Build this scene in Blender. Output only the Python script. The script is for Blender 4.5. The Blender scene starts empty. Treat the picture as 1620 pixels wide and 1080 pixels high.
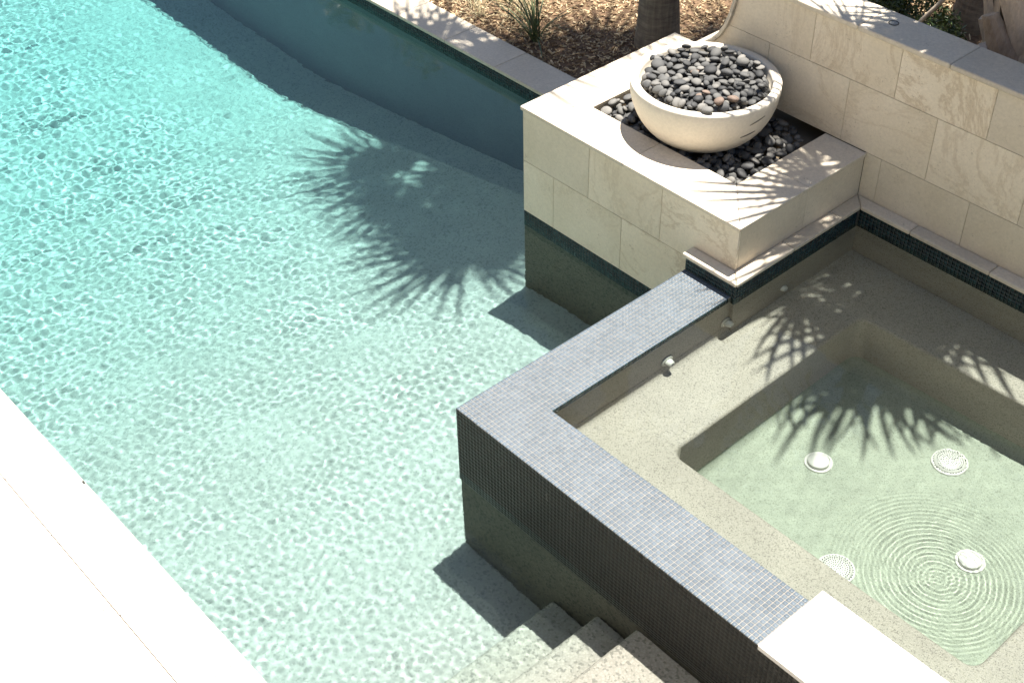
import bpy, bmesh, math, random
import numpy as np
from mathutils import Vector, Matrix
R = math.radians
S = bpy.context.scene
C = S.collection
rng = random.Random(7)

# ------------------------------------------------------------------ camera, sky, sun, exposure
cam = bpy.data.cameras.new('camera')
cam_ob = bpy.data.objects.new('camera', cam)
C.objects.link(cam_ob)
S.camera = cam_ob
_p, _y, _r = R(-40.3447), R(48.7866), R(-0.9863)
F = Vector((math.sin(-_y) * math.cos(_p), math.cos(_y) * math.cos(_p), math.sin(_p)))
RT = F.cross(Vector((0, 0, 1))).normalized()
UP = RT.cross(F)
RT2 = RT * math.cos(_r) + UP * math.sin(_r)
UP2 = -RT * math.sin(_r) + UP * math.cos(_r)
mw = Matrix((RT2, UP2, -F)).transposed().to_4x4()
mw.translation = Vector((4.0558, -3.1552, 4.8044))
cam_ob.matrix_world = mw
cam.sensor_width = 36
cam.lens = 36 * 2136.4 / 1620
cam.clip_end = 500
cam.clip_start = 0.05

SUN = Vector((0.025, -0.23, -1)).normalized()
world = bpy.data.worlds.new('World')
S.world = world
world.use_nodes = True
wn = world.node_tree
bg = wn.nodes['Background']
sky = wn.nodes.new('ShaderNodeTexSky')
sky.sky_type = 'NISHITA'
sky.sun_disc = False
sky.sun_elevation = math.asin(-SUN.z)
sky.sun_rotation = math.atan2(-SUN.x, -SUN.y)
wn.links.new(sky.outputs[0], bg.inputs[0])
bg.inputs[1].default_value = 0.05
sl = bpy.data.lights.new('sun', 'SUN')
sl.energy = 5.0
sl.angle = R(0.5)
sl.color = (1.0, 0.945, 0.855)
sun = bpy.data.objects.new('sun', sl)
C.objects.link(sun)
sun.rotation_euler = SUN.to_track_quat('-Z', 'Y').to_euler()
sl.cycles.is_caustics_light = True
S.view_settings.view_transform = 'Standard'
S.view_settings.look = 'None'
S.view_settings.gamma = 1
S.view_settings.use_curve_mapping = False
S.view_settings.exposure = 1.6
S.render.engine = 'CYCLES'
S.cycles.max_bounces = 10
S.cycles.diffuse_bounces = 4
S.cycles.glossy_bounces = 4
S.cycles.transmission_bounces = 8
S.cycles.caustics_refractive = True
S.cycles.caustics_reflective = True
S.cycles.sample_clamp_indirect = 6
S.cycles.use_denoising = True

# ------------------------------------------------------------------ measured layout (metres)
P = 0.0254            # mosaic pitch
W = 14 * P            # width of the spa wall
LW = 1.7498           # far end of the side spa wall
PY = 1.8368           # front face of the plinth
PX0, PX1 = -1.501, 0.297
PZ = 0.41             # plinth top
WY = 2.972            # face of the tall wall
WT = 1.179            # top of the tall wall
ZW = -0.4643          # pool water
ZS = -0.012           # spa water
ZC = 0.113            # spa coping top
ZD = -0.356           # pool coping top
YB = 2.9495           # pool far wall
YD = -1.579           # deck edge

# ------------------------------------------------------------------ helpers
def tag(o, label=None, cat=None, group=None, kind=None):
    if label: o['label'] = label
    if cat: o['category'] = cat
    if group: o['group'] = group
    if kind: o['kind'] = kind
    return o

def empty(name, loc, label=None, cat=None, group=None, kind=None):
    o = bpy.data.objects.new(name, None)
    o.location = loc
    o.empty_display_size = 0.1
    C.objects.link(o)
    return tag(o, label, cat, group, kind)

def link(name, me, m=None, parent=None, smooth=False):
    if m is not None and not me.materials:
        me.materials.append(m)
    if smooth:
        me.polygons.foreach_set('use_smooth', np.ones(len(me.polygons), bool))
    o = bpy.data.objects.new(name, me)
    C.objects.link(o)
    if parent is not None:
        o.parent = parent
        o.matrix_parent_inverse = Matrix.Translation(parent.location).inverted()
    return o

def wet(o):
    o.cycles.is_caustics_receiver = True
    return o

def from_bm(name, bm, m=None, parent=None, smooth=False):
    me = bpy.data.meshes.new(name)
    bmesh.ops.recalc_face_normals(bm, faces=bm.faces[:])
    bm.to_mesh(me)
    bm.free()
    return link(name, me, m, parent, smooth)

def bm_box(bm, a, b):
    vs = [bm.verts.new((x, y, z)) for x in (a[0], b[0]) for y in (a[1], b[1]) for z in (a[2], b[2])]
    for f in ((0, 1, 3, 2), (4, 6, 7, 5), (0, 4, 5, 1), (2, 3, 7, 6), (0, 2, 6, 4), (1, 5, 7, 3)):
        bm.faces.new([vs[i] for i in f])

def box(name, a, b, m, parent=None, bevel=0, seg=1):
    bm = bmesh.new()
    bm_box(bm, a, b)
    if bevel:
        bmesh.ops.bevel(bm, geom=bm.edges[:], offset=bevel, segments=seg, affect='EDGES', profile=0.5)
    return from_bm(name, bm, m, parent)

def prism(name, pts, lo, hi, axis, m, parent=None, bevel=0.0, seg=1, top_only=False):
    """polygon in the two other axes, extruded along AXIS from lo to hi"""
    bm = bmesh.new()
    def co(p, h):
        return (p[0], p[1], h) if axis == 'z' else (p[0], h, p[1]) if axis == 'y' else (h, p[0], p[1])
    a = [bm.verts.new(co(p, lo)) for p in pts]
    b = [bm.verts.new(co(p, hi)) for p in pts]
    n = len(pts)
    bm.faces.new(a)
    bm.faces.new(b)
    for i in range(n):
        bm.faces.new((a[i], a[(i + 1) % n], b[(i + 1) % n], b[i]))
    if bevel:
        if top_only:
            bt = set(b)
            ed = [e for e in bm.edges if e.verts[0] in bt and e.verts[1] in bt]
        else:
            ed = bm.edges[:]
        bmesh.ops.bevel(bm, geom=ed, offset=bevel, segments=seg, affect='EDGES', profile=0.5)
    return from_bm(name, bm, m, parent)

def mesh_np(name, V, Fq, m=None, parent=None, smooth=False):
    me = bpy.data.meshes.new(name)
    V = np.asarray(V, np.float32)
    Fq = np.asarray(Fq, np.int32)
    k = Fq.shape[1]
    me.vertices.add(len(V))
    me.vertices.foreach_set('co', V.ravel())
    me.loops.add(Fq.size)
    me.loops.foreach_set('vertex_index', Fq.ravel())
    me.polygons.add(len(Fq))
    me.polygons.foreach_set('loop_start', np.arange(0, Fq.size, k, dtype=np.int32))
    me.update(calc_edges=True)
    return link(name, me, m, parent, smooth)

def tiles(name, o, u, v, nu, nv, m, parent, keep=None, h=0.0022, gap=0.0026):
    """a field of small mosaic tiles: each its own raised, chamfered little block"""
    o, u, v = np.array(o, float), np.array(u, float), np.array(v, float)
    n = np.cross(u, v)
    I, J = np.meshgrid(np.arange(nu), np.arange(nv), indexing='ij')
    I, J = I.ravel(), J.ravel()
    if keep is not None:
        k = keep(I, J)
        I, J = I[k], J[k]
    r = np.random.default_rng(len(I) + nu)
    jit = r.normal(0, 0.00018, (len(I), 2))
    c = o + np.outer((I + .5) * P + jit[:, 0], u) + np.outer((J + .5) * P + jit[:, 1], v)
    a = (P - gap) / 2
    b = a - 0.0006
    tilt = r.normal(0, 0.00022, (len(I), 2))
    cs = []
    for (su, sv) in ((-1, -1), (1, -1), (1, 1), (-1, 1)):
        cs.append(c + su * a * u + sv * a * v)
    for (su, sv) in ((-1, -1), (1, -1), (1, 1), (-1, 1)):
        hh = h + su * tilt[:, 0] + sv * tilt[:, 1]
        cs.append(c + su * b * u + sv * b * v + np.outer(hh, n))
    V = np.stack(cs, 1).reshape(-1, 3)
    base = np.array([(4, 5, 6, 7), (0, 1, 5, 4), (1, 2, 6, 5), (2, 3, 7, 6), (3, 0, 4, 7)])
    Fq = (np.arange(len(I))[:, None, None] * 8 + base[None]).reshape(-1, 4)
    ob = mesh_np(name, V, Fq, m, parent)
    ob['kind'] = 'stuff'
    return wet(ob)

# ------------------------------------------------------------------ materials
def new_mat(name, rough=0.6, spec=0.5):
    m = bpy.data.materials.new(name)
    m.use_nodes = True
    nt = m.node_tree
    b = nt.nodes['Principled BSDF']
    b.inputs['Roughness'].default_value = rough
    b.inputs['Specular IOR Level'].default_value = spec
    return m, nt, b

def N(nt, typ, **kw):
    n = nt.nodes.new(typ)
    for k, v in kw.items():
        if k in n.inputs: n.inputs[k].default_value = v
        else: setattr(n, k, v)
    return n

def ramp(nt, src, stops):
    r = nt.nodes.new('ShaderNodeValToRGB')
    e = r.color_ramp.elements
    e[0].position, e[0].color = stops[0][0], (*stops[0][1], 1)
    e[1].position, e[1].color = stops[1][0], (*stops[1][1], 1)
    for p, c in stops[2:]:
        x = e.new(p); x.color = (*c, 1)
    nt.links.new(src, r.inputs[0])
    return r.outputs[0]

def mix(nt, fac, a, b, mode='MIX'):
    n = nt.nodes.new('ShaderNodeMix')
    n.data_type = 'RGBA'
    n.blend_type = mode
    for sock, v in ((0, fac), (6, a), (7, b)):
        if hasattr(v, 'is_linked'): nt.links.new(v, n.inputs[sock])
        elif sock == 0: n.inputs[0].default_value = v
        else: n.inputs[sock].default_value = (*v, 1)
    return n.outputs[2]

def mth(nt, op, a, b=None):
    n = nt.nodes.new('ShaderNodeMath')
    n.operation = op
    for i, v in enumerate((a, b)):
        if v is None: continue
        if hasattr(v, 'is_linked'): nt.links.new(v, n.inputs[i])
        else: n.inputs[i].default_value = v
    return n.outputs[0]

def bump(nt, b, h, strength, dist):
    n = nt.nodes.new('ShaderNodeBump')
    n.inputs['Strength'].default_value = strength
    n.inputs['Distance'].default_value = dist
    nt.links.new(h, n.inputs['Height'])
    nt.links.new(n.outputs[0], b.inputs['Normal'])

def stone_mat(name, base, warm, vein, rough=0.55, vary=0.26, grain=0.5, spec=0.4, veins=True):
    """limestone: soft clouds, tan veins, pits and shell marks; each slab differs"""
    m, nt, b = new_mat(name, rough, spec)
    geo = N(nt, 'ShaderNodeNewGeometry')
    oi = N(nt, 'ShaderNodeObjectInfo')
    add = N(nt, 'ShaderNodeVectorMath', operation='MULTIPLY_ADD')
    comb = N(nt, 'ShaderNodeCombineXYZ')
    for i, k in enumerate((37.0, 91.0, 53.0)):
        nt.links.new(mth(nt, 'MULTIPLY', oi.outputs['Random'], k), comb.inputs[i])
    add.inputs[1].default_value = (1, 1, 1)
    nt.links.new(geo.outputs['Position'], add.inputs[0])
    nt.links.new(comb.outputs[0], add.inputs[2])
    pos = add.outputs[0]
    def noise(scale, det=4, dist=0.0, rg=0.55):
        n = N(nt, 'ShaderNodeTexNoise', Scale=scale, Detail=det, Distortion=dist, Roughness=rg)
        nt.links.new(pos, n.inputs['Vector'])
        return n.outputs['Fac']
    cloud = noise(2.3, 5, 0.6)
    col = mix(nt, mth(nt, 'SMOOTH_MIN', ramp(nt, cloud, [(0.35, (0, 0, 0)), (0.7, (1, 1, 1))]), 1.0), base, warm)
    # tan veins whose share differs from slab to slab
    if veins:
        v1 = noise(1.3, 9, 0.9, 0.7)
        ve = ramp(nt, v1, [(0.47, (0, 0, 0)), (0.5, (1, 1, 1)), (0.53, (0, 0, 0))])
        amt = ramp(nt, oi.outputs['Random'], [(0.4, (0.04,) * 3), (0.95, (0.62,) * 3)])
        col = mix(nt, mth(nt, 'MULTIPLY', ve, amt), col, vein)
        bl = noise(2.6, 8, 1.6, 0.68)
        blot = ramp(nt, bl, [(0.60, (0, 0, 0)), (0.70, (1, 1, 1))])
        col = mix(nt, mth(nt, 'MULTIPLY', blot, mth(nt, 'MULTIPLY', amt, 0.7)), col, vein)
    # fine mottling
    fine = noise(55, 6, 0.3, 0.7)
    col = mix(nt, grain, col, mix(nt, 1.0, col, ramp(nt, fine, [(0.3, (0.78,) * 3), (0.7, (1.12,) * 3)]), 'MULTIPLY'))
    # pits and little worm marks
    pit = noise(38, 3, 2.5, 0.5)
    dens = noise(5, 2)
    pm = mth(nt, 'MULTIPLY', ramp(nt, pit, [(0.645, (0, 0, 0)), (0.70, (1, 1, 1))]), ramp(nt, dens, [(0.40, (0, 0, 0)), (0.6, (1, 1, 1))]))
    col = mix(nt, mth(nt, 'MULTIPLY', pm, 0.6), col, (base[0] * .42, base[1] * .38, base[2] * .33))
    hv = mth(nt, 'ADD', 1.0 - vary / 2, mth(nt, 'MULTIPLY', oi.outputs['Random'], vary))
    cc = N(nt, 'ShaderNodeCombineXYZ')
    for i in range(3): nt.links.new(hv, cc.inputs[i])
    col = mix(nt, 1.0, col, cc.outputs[0], 'MULTIPLY')
    nt.links.new(col, b.inputs['Base Color'])
    hgt = mth(nt, 'SUBTRACT', mth(nt, 'MULTIPLY', fine, 0.3), pm)
    bump(nt, b, hgt, 0.35, 0.002)
    return m

M = {}
M['stone'] = stone_mat('limestone', (0.68, 0.595, 0.46), (0.74, 0.66, 0.53), (0.40, 0.29, 0.17))
M['cap'] = stone_mat('honed_cap_stone', (0.57, 0.50, 0.395), (0.62, 0.55, 0.445), (0.40, 0.33, 0.25), grain=0.8, veins=False)
M['deck'] = stone_mat('pale_deck_stone', (0.74, 0.71, 0.66), (0.79, 0.77, 0.73), (0.66, 0.58, 0.48), vary=0.05)
M['joint'], _, _b = new_mat('joint_mortar', 0.9); _b.inputs['Base Color'].default_value = (0.17, 0.135, 0.09, 1)
M['pale_joint'], _, _b = new_mat('pale_joint_mortar', 0.9); _b.inputs['Base Color'].default_value = (0.07, 0.055, 0.04, 1)

def flat(name, c, rough=0.5, spec=0.5, metal=0):
    m, nt, b = new_mat(name, rough, spec)
    b.inputs['Base Color'].default_value = (*c, 1)
    b.inputs['Metallic'].default_value = metal
    return m

def tile_mat(name, cols, rough=0.2, spec=0.5):
    m, nt, b = new_mat(name, rough, spec)
    geo = N(nt, 'ShaderNodeNewGeometry')
    col = ramp(nt, geo.outputs['Random Per Island'], cols)
    tc = N(nt, 'ShaderNodeTexNoise', Scale=4.0, Detail=4)
    nt.links.new(geo.outputs['Position'], tc.inputs['Vector'])
    col = mix(nt, 1.0, col, ramp(nt, tc.outputs['Fac'], [(0.3, (0.86,) * 3), (0.7, (1.1,) * 3)]), 'MULTIPLY')
    sp = N(nt, 'ShaderNodeTexNoise', Scale=9.0, Detail=6, Roughness=0.75, Distortion=1.0)
    nt.links.new(geo.outputs['Position'], sp.inputs['Vector'])
    lime = ramp(nt, sp.outputs['Fac'], [(0.66, (0, 0, 0)), (0.74, (1, 1, 1))])
    col = mix(nt, mth(nt, 'MULTIPLY', lime, 0.22), col, (0.55, 0.55, 0.52))
    nt.links.new(col, b.inputs['Base Color'])
    nt.links.new(mth(nt, 'ADD', rough, mth(nt, 'MULTIPLY', geo.outputs['Random Per Island'], 0.12)), b.inputs['Roughness'])
    return m

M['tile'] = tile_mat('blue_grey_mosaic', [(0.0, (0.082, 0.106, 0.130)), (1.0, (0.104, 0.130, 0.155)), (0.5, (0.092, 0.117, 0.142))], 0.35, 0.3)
M['face'] = tile_mat('shade_toned_mosaic', [(0.0, (0.020, 0.020, 0.018)), (1.0, (0.034, 0.034, 0.031)), (0.5, (0.026, 0.026, 0.024))], 0.35, 0.25)  # same tile as the top, with the front's shade put into its colour
M['teal'] = tile_mat('dark_teal_mosaic', [(0.0, (0.006, 0.018, 0.024)), (1.0, (0.018, 0.05, 0.056)), (0.5, (0.009, 0.028, 0.033))], 0.15, 0.4)

def grout_mat(name, c):
    m, nt, b = new_mat(name, 0.85, 0.3)
    geo = N(nt, 'ShaderNodeNewGeometry')
    t = N(nt, 'ShaderNodeTexNoise', Scale=14.0, Detail=5)
    nt.links.new(geo.outputs['Position'], t.inputs['Vector'])
    nt.links.new(mix(nt, 1.0, c, ramp(nt, t.outputs['Fac'], [(0.3, (0.85,) * 3), (0.7, (1.08,) * 3)]), 'MULTIPLY'), b.inputs['Base Color'])
    return m
M['grout'] = grout_mat('light_grout', (0.33, 0.295, 0.25))
M['grey_grout'] = grout_mat('grey_grout', (0.10, 0.095, 0.085))

def plaster_mat(name, base, light, dark, scale, contrast):
    """exposed pebble finish: small rounded stones of several colours in a pale binder"""
    m, nt, b = new_mat(name, 0.7, 0.3)
    geo = N(nt, 'ShaderNodeNewGeometry')
    vo = N(nt, 'ShaderNodeTexVoronoi', Scale=scale)
    nt.links.new(geo.outputs['Position'], vo.inputs['Vector'])
    sep = N(nt, 'ShaderNodeSeparateColor')
    nt.links.new(vo.outputs['Color'], sep.inputs[0])
    peb = ramp(nt, sep.outputs[0], [(0.0, dark), (0.18, light), (0.12, dark), (0.7, base), (1.0, light)])
    col = mix(nt, contrast, base, peb)
    bind = ramp(nt, vo.outputs['Distance'], [(0.35, (1, 1, 1)), (0.62, (0.8, 0.8, 0.78))])
    col = mix(nt, contrast, col, mix(nt, 1.0, col, bind, 'MULTIPLY'))
    cl = N(nt, 'ShaderNodeTexNoise', Scale=2.2, Detail=6, Roughness=0.6)
    nt.links.new(geo.outputs['Position'], cl.inputs['Vector'])
    col = mix(nt, 1.0, col, ramp(nt, cl.outputs['Fac'], [(0.3, (0.9,) * 3), (0.7, (1.07,) * 3)]), 'MULTIPLY')
    nt.links.new(col, b.inputs['Base Color'])
    return m
M['pool'] = plaster_mat('pool_pebble_finish', (0.375, 0.345, 0.315), (0.44, 0.405, 0.37), (0.185, 0.175, 0.16), 88, 0.5)
M['step'] = plaster_mat('pebbly_step_finish', (0.34, 0.31, 0.27), (0.44, 0.40, 0.35), (0.16, 0.15, 0.13), 85, 0.6)
M['pool_wall'] = plaster_mat('shade_blended_pool_wall_finish', (0.115, 0.135, 0.15), (0.135, 0.155, 0.17), (0.08, 0.092, 0.10), 95, 0.4)  # pool finish darkened and blued to blend with the shade on the floor
M['dark_wall'] = plaster_mat('dark_pool_wall_finish', (0.088, 0.080, 0.063), (0.125, 0.115, 0.092), (0.045, 0.045, 0.04), 80, 0.95)
M['spa'] = plaster_mat('spa_pebble_finish', (0.32, 0.288, 0.252), (0.38, 0.343, 0.30), (0.18, 0.158, 0.138), 190, 0.8)

M['well'] = plaster_mat('water_tinted_well_finish', (0.265, 0.29, 0.235), (0.31, 0.335, 0.28), (0.165, 0.18, 0.145), 190, 0.7)  # green tint of the deeper water, put into the floor colour

def pebble_mat(name, warm):
    m, nt, b = new_mat(name, 0.72, 0.35)
    oi = N(nt, 'ShaderNodeObjectInfo')
    geo = N(nt, 'ShaderNodeNewGeometry')
    rnd = mth(nt, 'FRACT', mth(nt, 'ADD', oi.outputs['Random'], geo.outputs['Random Per Island']))
    if warm:
        col = ramp(nt, rnd, [(0.0, (0.14, 0.10, 0.08)), (1.0, (0.20, 0.15, 0.12))])
    else:
        col = ramp(nt, rnd, [(0.0, (0.032, 0.033, 0.035)), (1.0, (0.19, 0.182, 0.168)), (0.35, (0.065, 0.066, 0.067)), (0.62, (0.10, 0.10, 0.097)), (0.85, (0.145, 0.141, 0.133))])
    t = N(nt, 'ShaderNodeTexNoise', Scale=45.0, Detail=5, Roughness=0.65)
    tc = N(nt, 'ShaderNodeTexCoord')
    nt.links.new(tc.outputs['Object'], t.inputs['Vector'])
    col = mix(nt, 1.0, col, ramp(nt, t.outputs['Fac'], [(0.3, (0.75,) * 3), (0.7, (1.2,) * 3)]), 'MULTIPLY')
    nt.links.new(col, b.inputs['Base Color'])
    bump(nt, b, t.outputs['Fac'], 0.15, 0.002)
    return m
M['pebble'] = pebble_mat('dark_beach_pebble', False)
M['warm_pebble'] = pebble_mat('brown_beach_pebble', True)

m, nt, b = new_mat('cast_cream_concrete', 0.6, 0.35)
geo = N(nt, 'ShaderNodeNewGeometry')
t = N(nt, 'ShaderNodeTexNoise', Scale=60.0, Detail=7, Roughness=0.7); nt.links.new(geo.outputs['Position'], t.inputs['Vector'])
t2 = N(nt, 'ShaderNodeTexNoise', Scale=5.0, Detail=4); nt.links.new(geo.outputs['Position'], t2.inputs['Vector'])
c0 = mix(nt, 1.0, (0.68, 0.62, 0.52), ramp(nt, t.outputs['Fac'], [(0.3, (0.9,) * 3), (0.7, (1.06,) * 3)]), 'MULTIPLY')
c0 = mix(nt, 1.0, c0, ramp(nt, t2.outputs['Fac'], [(0.3, (0.94,) * 3), (0.7, (1.04,) * 3)]), 'MULTIPLY')
nt.links.new(c0, b.inputs['Base Color']); bump(nt, b, t.outputs['Fac'], 0.15, 0.001)
M['bowl'] = m

# water: real surface; its absorption is put into the surface colour
def step(nt, v, a, b):
    mr = N(nt, 'ShaderNodeMapRange')
    nt.links.new(v, mr.inputs[0])
    mr.inputs[1].default_value, mr.inputs[2].default_value = a, b
    return mr.outputs[0]

def water_mat(name, sigma, depth_stops, fine=0.0, ygate=False):
    """clear rippled water; what the column under each spot takes out of the light is worked out
    from how deep the basin is there (Beer's law), so the same water is greener and bluer where it is deeper"""
    m = bpy.data.materials.new(name); m.use_nodes = True
    nt = m.node_tree
    b = nt.nodes['Principled BSDF']
    b.inputs['Roughness'].default_value = 0
    b.inputs['IOR'].default_value = 1.333
    b.inputs['Transmission Weight'].default_value = 1
    geo = N(nt, 'ShaderNodeNewGeometry')
    sx = N(nt, 'ShaderNodeSeparateXYZ')
    nt.links.new(geo.outputs['Position'], sx.inputs[0])
    cc = N(nt, 'ShaderNodeCombineXYZ')
    d = None
    for (x0, d0), (x1, d1) in zip(depth_stops[:-1], depth_stops[1:]):
        mr = N(nt, 'ShaderNodeMapRange')
        nt.links.new(sx.outputs[0], mr.inputs[0])
        mr.inputs[1].default_value, mr.inputs[2].default_value = x0, x1
        mr.inputs[3].default_value, mr.inputs[4].default_value = (d0 if d is None else 0.0), (d1 if d is None else d1 - d0)
        d = mr.outputs[0] if d is None else mth(nt, 'ADD', d, mr.outputs[0])
    if ygate:
        gx_ = mth(nt, 'MULTIPLY', step(nt, sx.outputs[0], 0.78, 0.90), step(nt, sx.outputs[0], 2.72, 2.60))
        gy_ = mth(nt, 'MULTIPLY', step(nt, sx.outputs[1], 0.77, 0.89), step(nt, sx.outputs[1], 2.54, 2.42))
        d = mth(nt, 'ADD', 0.45, mth(nt, 'MULTIPLY', mth(nt, 'MULTIPLY', gx_, gy_), 0.0))
    for i in range(3):
        nt.links.new(mth(nt, 'POWER', math.exp(-2 * sigma[i] * 1.12), d), cc.inputs[i])
    nt.links.new(cc.outputs[0], b.inputs['Base Color'])
    if fine:
        t = N(nt, 'ShaderNodeTexNoise', Scale=95.0, Detail=3)
        nt.links.new(geo.outputs['Position'], t.inputs['Vector'])
        hh_ = mth(nt, 'MULTIPLY', t.outputs['Fac'], mth(nt, 'ADD', 0.3, mth(nt, 'MULTIPLY', step(nt, sx.outputs[0], -2.0, 0.2), 1.2)))
        bump(nt, b, hh_, 1.0, fine)
    return m
M['water'] = water_mat('pool_water', (0.26, 0.010, 0.0), [(-5.5, 2.1), (-1.4, 0.90), (0.55, 0.70), (1.0, 0.45), (1.4, 0.12)], 0.00018)
M['spa_water'] = water_mat('spa_water', (0.14, 0.0, 0.035), [(0.3, 0.30), (3.0, 0.9)], 0.0, True)

# ------------------------------------------------------------------ water surfaces
def water_grid(name, xs, ys, Zf, hole, m):
    X, Y = np.meshgrid(xs, ys, indexing='ij')
    Z = Zf(X, Y)
    nx, ny = X.shape
    idx = np.arange(nx * ny).reshape(nx, ny)
    Fq = np.stack([idx[:-1, :-1], idx[1:, :-1], idx[1:, 1:], idx[:-1, 1:]], -1).reshape(-1, 4)
    cx = (X[:-1, :-1] + X[1:, 1:]).ravel() / 2
    cy = (Y[:-1, :-1] + Y[1:, 1:]).ravel() / 2
    keep = ~hole(cx, cy)
    Fq = Fq[keep]
    used = np.unique(Fq)
    re = np.zeros(nx * ny, np.int32); re[used] = np.arange(len(used))
    V = np.stack([X.ravel(), Y.ravel(), Z.ravel()], -1)[used]
    o = mesh_np(name, V, re[Fq], m, None, True)
    o.cycles.is_caustics_caster = True
    o['kind'] = 'structure'
    return o

def pool_waves(X, Y):
    r = np.random.default_rng(3)
    Z = np.zeros_like(X)
    # calmer and finer towards the spa, longer and stronger out in the deep part
    far = np.clip((0.9 - X) / 5.0, 0.0, 1.0)
    calm = np.clip((YB - Y) / 1.6, 0.3, 1.0)
    for i in range(64):
        lam = math.exp(r.uniform(math.log(0.034), math.log(0.17)))
        th = r.normal(2.2, 1.0)
        k = 2 * math.pi / lam
        a = 0.00105 * lam ** 1.05
        w = np.clip(1.3 - abs(math.log(lam / 0.040)) * 1.0, 0.08, 1) * (1 - far) + np.clip(1.1 - abs(math.log(lam / 0.085)) * 0.6, 0.12, 1) * far
        Z += a * w * np.sin(k * (X * math.cos(th) + Y * math.sin(th)) + r.uniform(0, 6.283))
    mod = 0.82 + 0.20 * np.sin(0.9 * X + 1.7 * Y + 1) * np.sin(1.3 * Y - .7 * X)
    pat = np.zeros_like(X)
    for i in range(9):
        th = r.uniform(0, 6.283); lam = r.uniform(.35, 1.3)
        pat += np.sin(2 * math.pi / lam * (X * math.cos(th) + Y * math.sin(th)) + r.uniform(0, 6.283))
    mod = mod * (1 + 0.09 * pat)
    for i in range(10):
        th = r.normal(2.2, 0.8); lam = r.uniform(.28, .9)
        Z += 0.00042 * lam * np.sin(2 * math.pi / lam * (X * math.cos(th) + Y * math.sin(th)) + r.uniform(0, 6.283))
    return ZW + Z * mod * calm * (0.66 - 0.16 * far)

water = water_grid('pool_water', np.arange(-9.6, 2.3, 0.0098), np.arange(-1.72, 3.0, 0.0098), pool_waves,
                   lambda x, y: ((x > 0.03) & (y > 0.03)) | ((x > PX0 + 0.03) & (y > PY + 0.03)), M['water'])

def spa_waves(X, Y):
    r = np.random.default_rng(5)
    Z = np.zeros_like(X)
    for i in range(14):
        lam = math.exp(r.uniform(math.log(0.05), math.log(0.3)))
        th = r.uniform(0, 6.283)
        Z += 0.00022 * lam * np.sin(2 * math.pi / lam * (X * math.cos(th) + Y * math.sin(th)) + r.uniform(0, 6.28))
    for (cx, cy, R0, A, lam, ph) in ((2.115, 1.545, 0.62, 0.000072, 0.034, 0.0), (2.125, 1.53, 0.50, 0.000045, 0.021, 1.0), (2.03, 1.62, 0.42, 0.000035, 0.026, 2.0), (2.30, 1.44, 0.4, 0.00003, 0.029, 0.5)):
        d = np.hypot(X - cx, Y - cy)
        th = np.arctan2(Y - cy, X - cx)
        env = np.clip(1 - (d / R0) ** 2, 0, 1) ** 0.9 * (0.55 + 0.45 * np.clip(d / 0.18, 0, 1))
        Z += A * env * (0.7 + 0.2 * np.sin(3 * th + ph) + 0.2 * np.sin(7 * th + 9 * d / R0)) * np.sin(2 * math.pi * d / lam * (1 + 0.18 * d / R0) + ph + 0.5 * np.sin(4 * th + ph))
    return ZS + Z
spa_w = water_grid('spa_water', np.arange(W - 0.02, 4.6, 0.006), np.arange(W - 0.02, WY, 0.006), spa_waves,
                   lambda x, y: (x < 0.36) & (y > LW + 0.02), M['spa_water'])

# ------------------------------------------------------------------ pool shell
def prof_depth(x):
    return float(np.interp(-x, [-3, 0.9, 1.4, 5.5, 14], [0.89, 0.90, 0.97, 2.12, 2.2]))
xs = [2.4] + [0.756 - 0.3 * i for i in range(52)]
bm = bmesh.new()
rows = []
for x in xs:
    z = ZW - prof_depth(x)
    rc = 0.012
    rows.append([bm.verts.new((x, YD, z))] + [bm.verts.new((x, YB + 0.01 - rc + rc * math.sin(R(q)), z + rc * (1 - math.cos(R(q))))) for q in (0, 20, 40, 60, 75, 90)])
for a, b2 in zip(rows[:-1], rows[1:]):
    for j in range(6):
        bm.faces.new((a[j], a[j + 1], b2[j + 1], b2[j]))
wet(tag(from_bm('pool_floor', bm, M['pool'], None, True), 'sloping pebble-finished floor under the pool water', None, None, 'structure'))

ends = -14.6
farw = empty('pool_far_wall', (-8, YB, ZD), 'far wall of the pool with dark teal waterline mosaic and pale coping in dappled shade', 'pool wall')
wet(box('wall_core', (ends, YB + 0.004, -2.9), (PX0 + 0.02, 3.26, ZD - 0.032), M['pool_wall'], farw))
box('grout_bed', (ends, YB + 0.0015, ZD - 0.032 - 6 * P), (PX0, YB + 0.006, ZD - 0.030), M['grey_grout'], farw)
nt_ = int((PX0 + 9.5) / P)
tiles('mosaic_tiles', (PX0 - nt_ * P, YB + 0.0015, ZD - 0.031 - 6 * P), (1, 0, 0), (0, 0, 1), nt_, 6, M['teal'], farw)
x = PX0 - 0.013
k = 0
while x > -10.5:
    L = 0.606 if k else 0.33
    prism('coping_stone', [(x - L + 0.003, YB - 0.014), (x, YB - 0.014), (x, 3.277), (x - L + 0.003, 3.277)], ZD - 0.030, ZD, 'z', M['cap'], farw, 0.006, 2)
    x -= L; k += 1

nearw = empty('pool_near_wall', (-2, YD, ZD), 'near side wall of the pool below the white stone deck', 'pool wall')
wet(box('wall_core', (ends, YD - 0.3, -2.9), (2.6, YD + 0.012, ZD - 0.032), M['pool'], nearw))
wet(box('wall_core', (ends - 0.3, YD - 0.3, -2.9), (ends, 3.26, ZD - 0.032), M['pool'], nearw))

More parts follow.
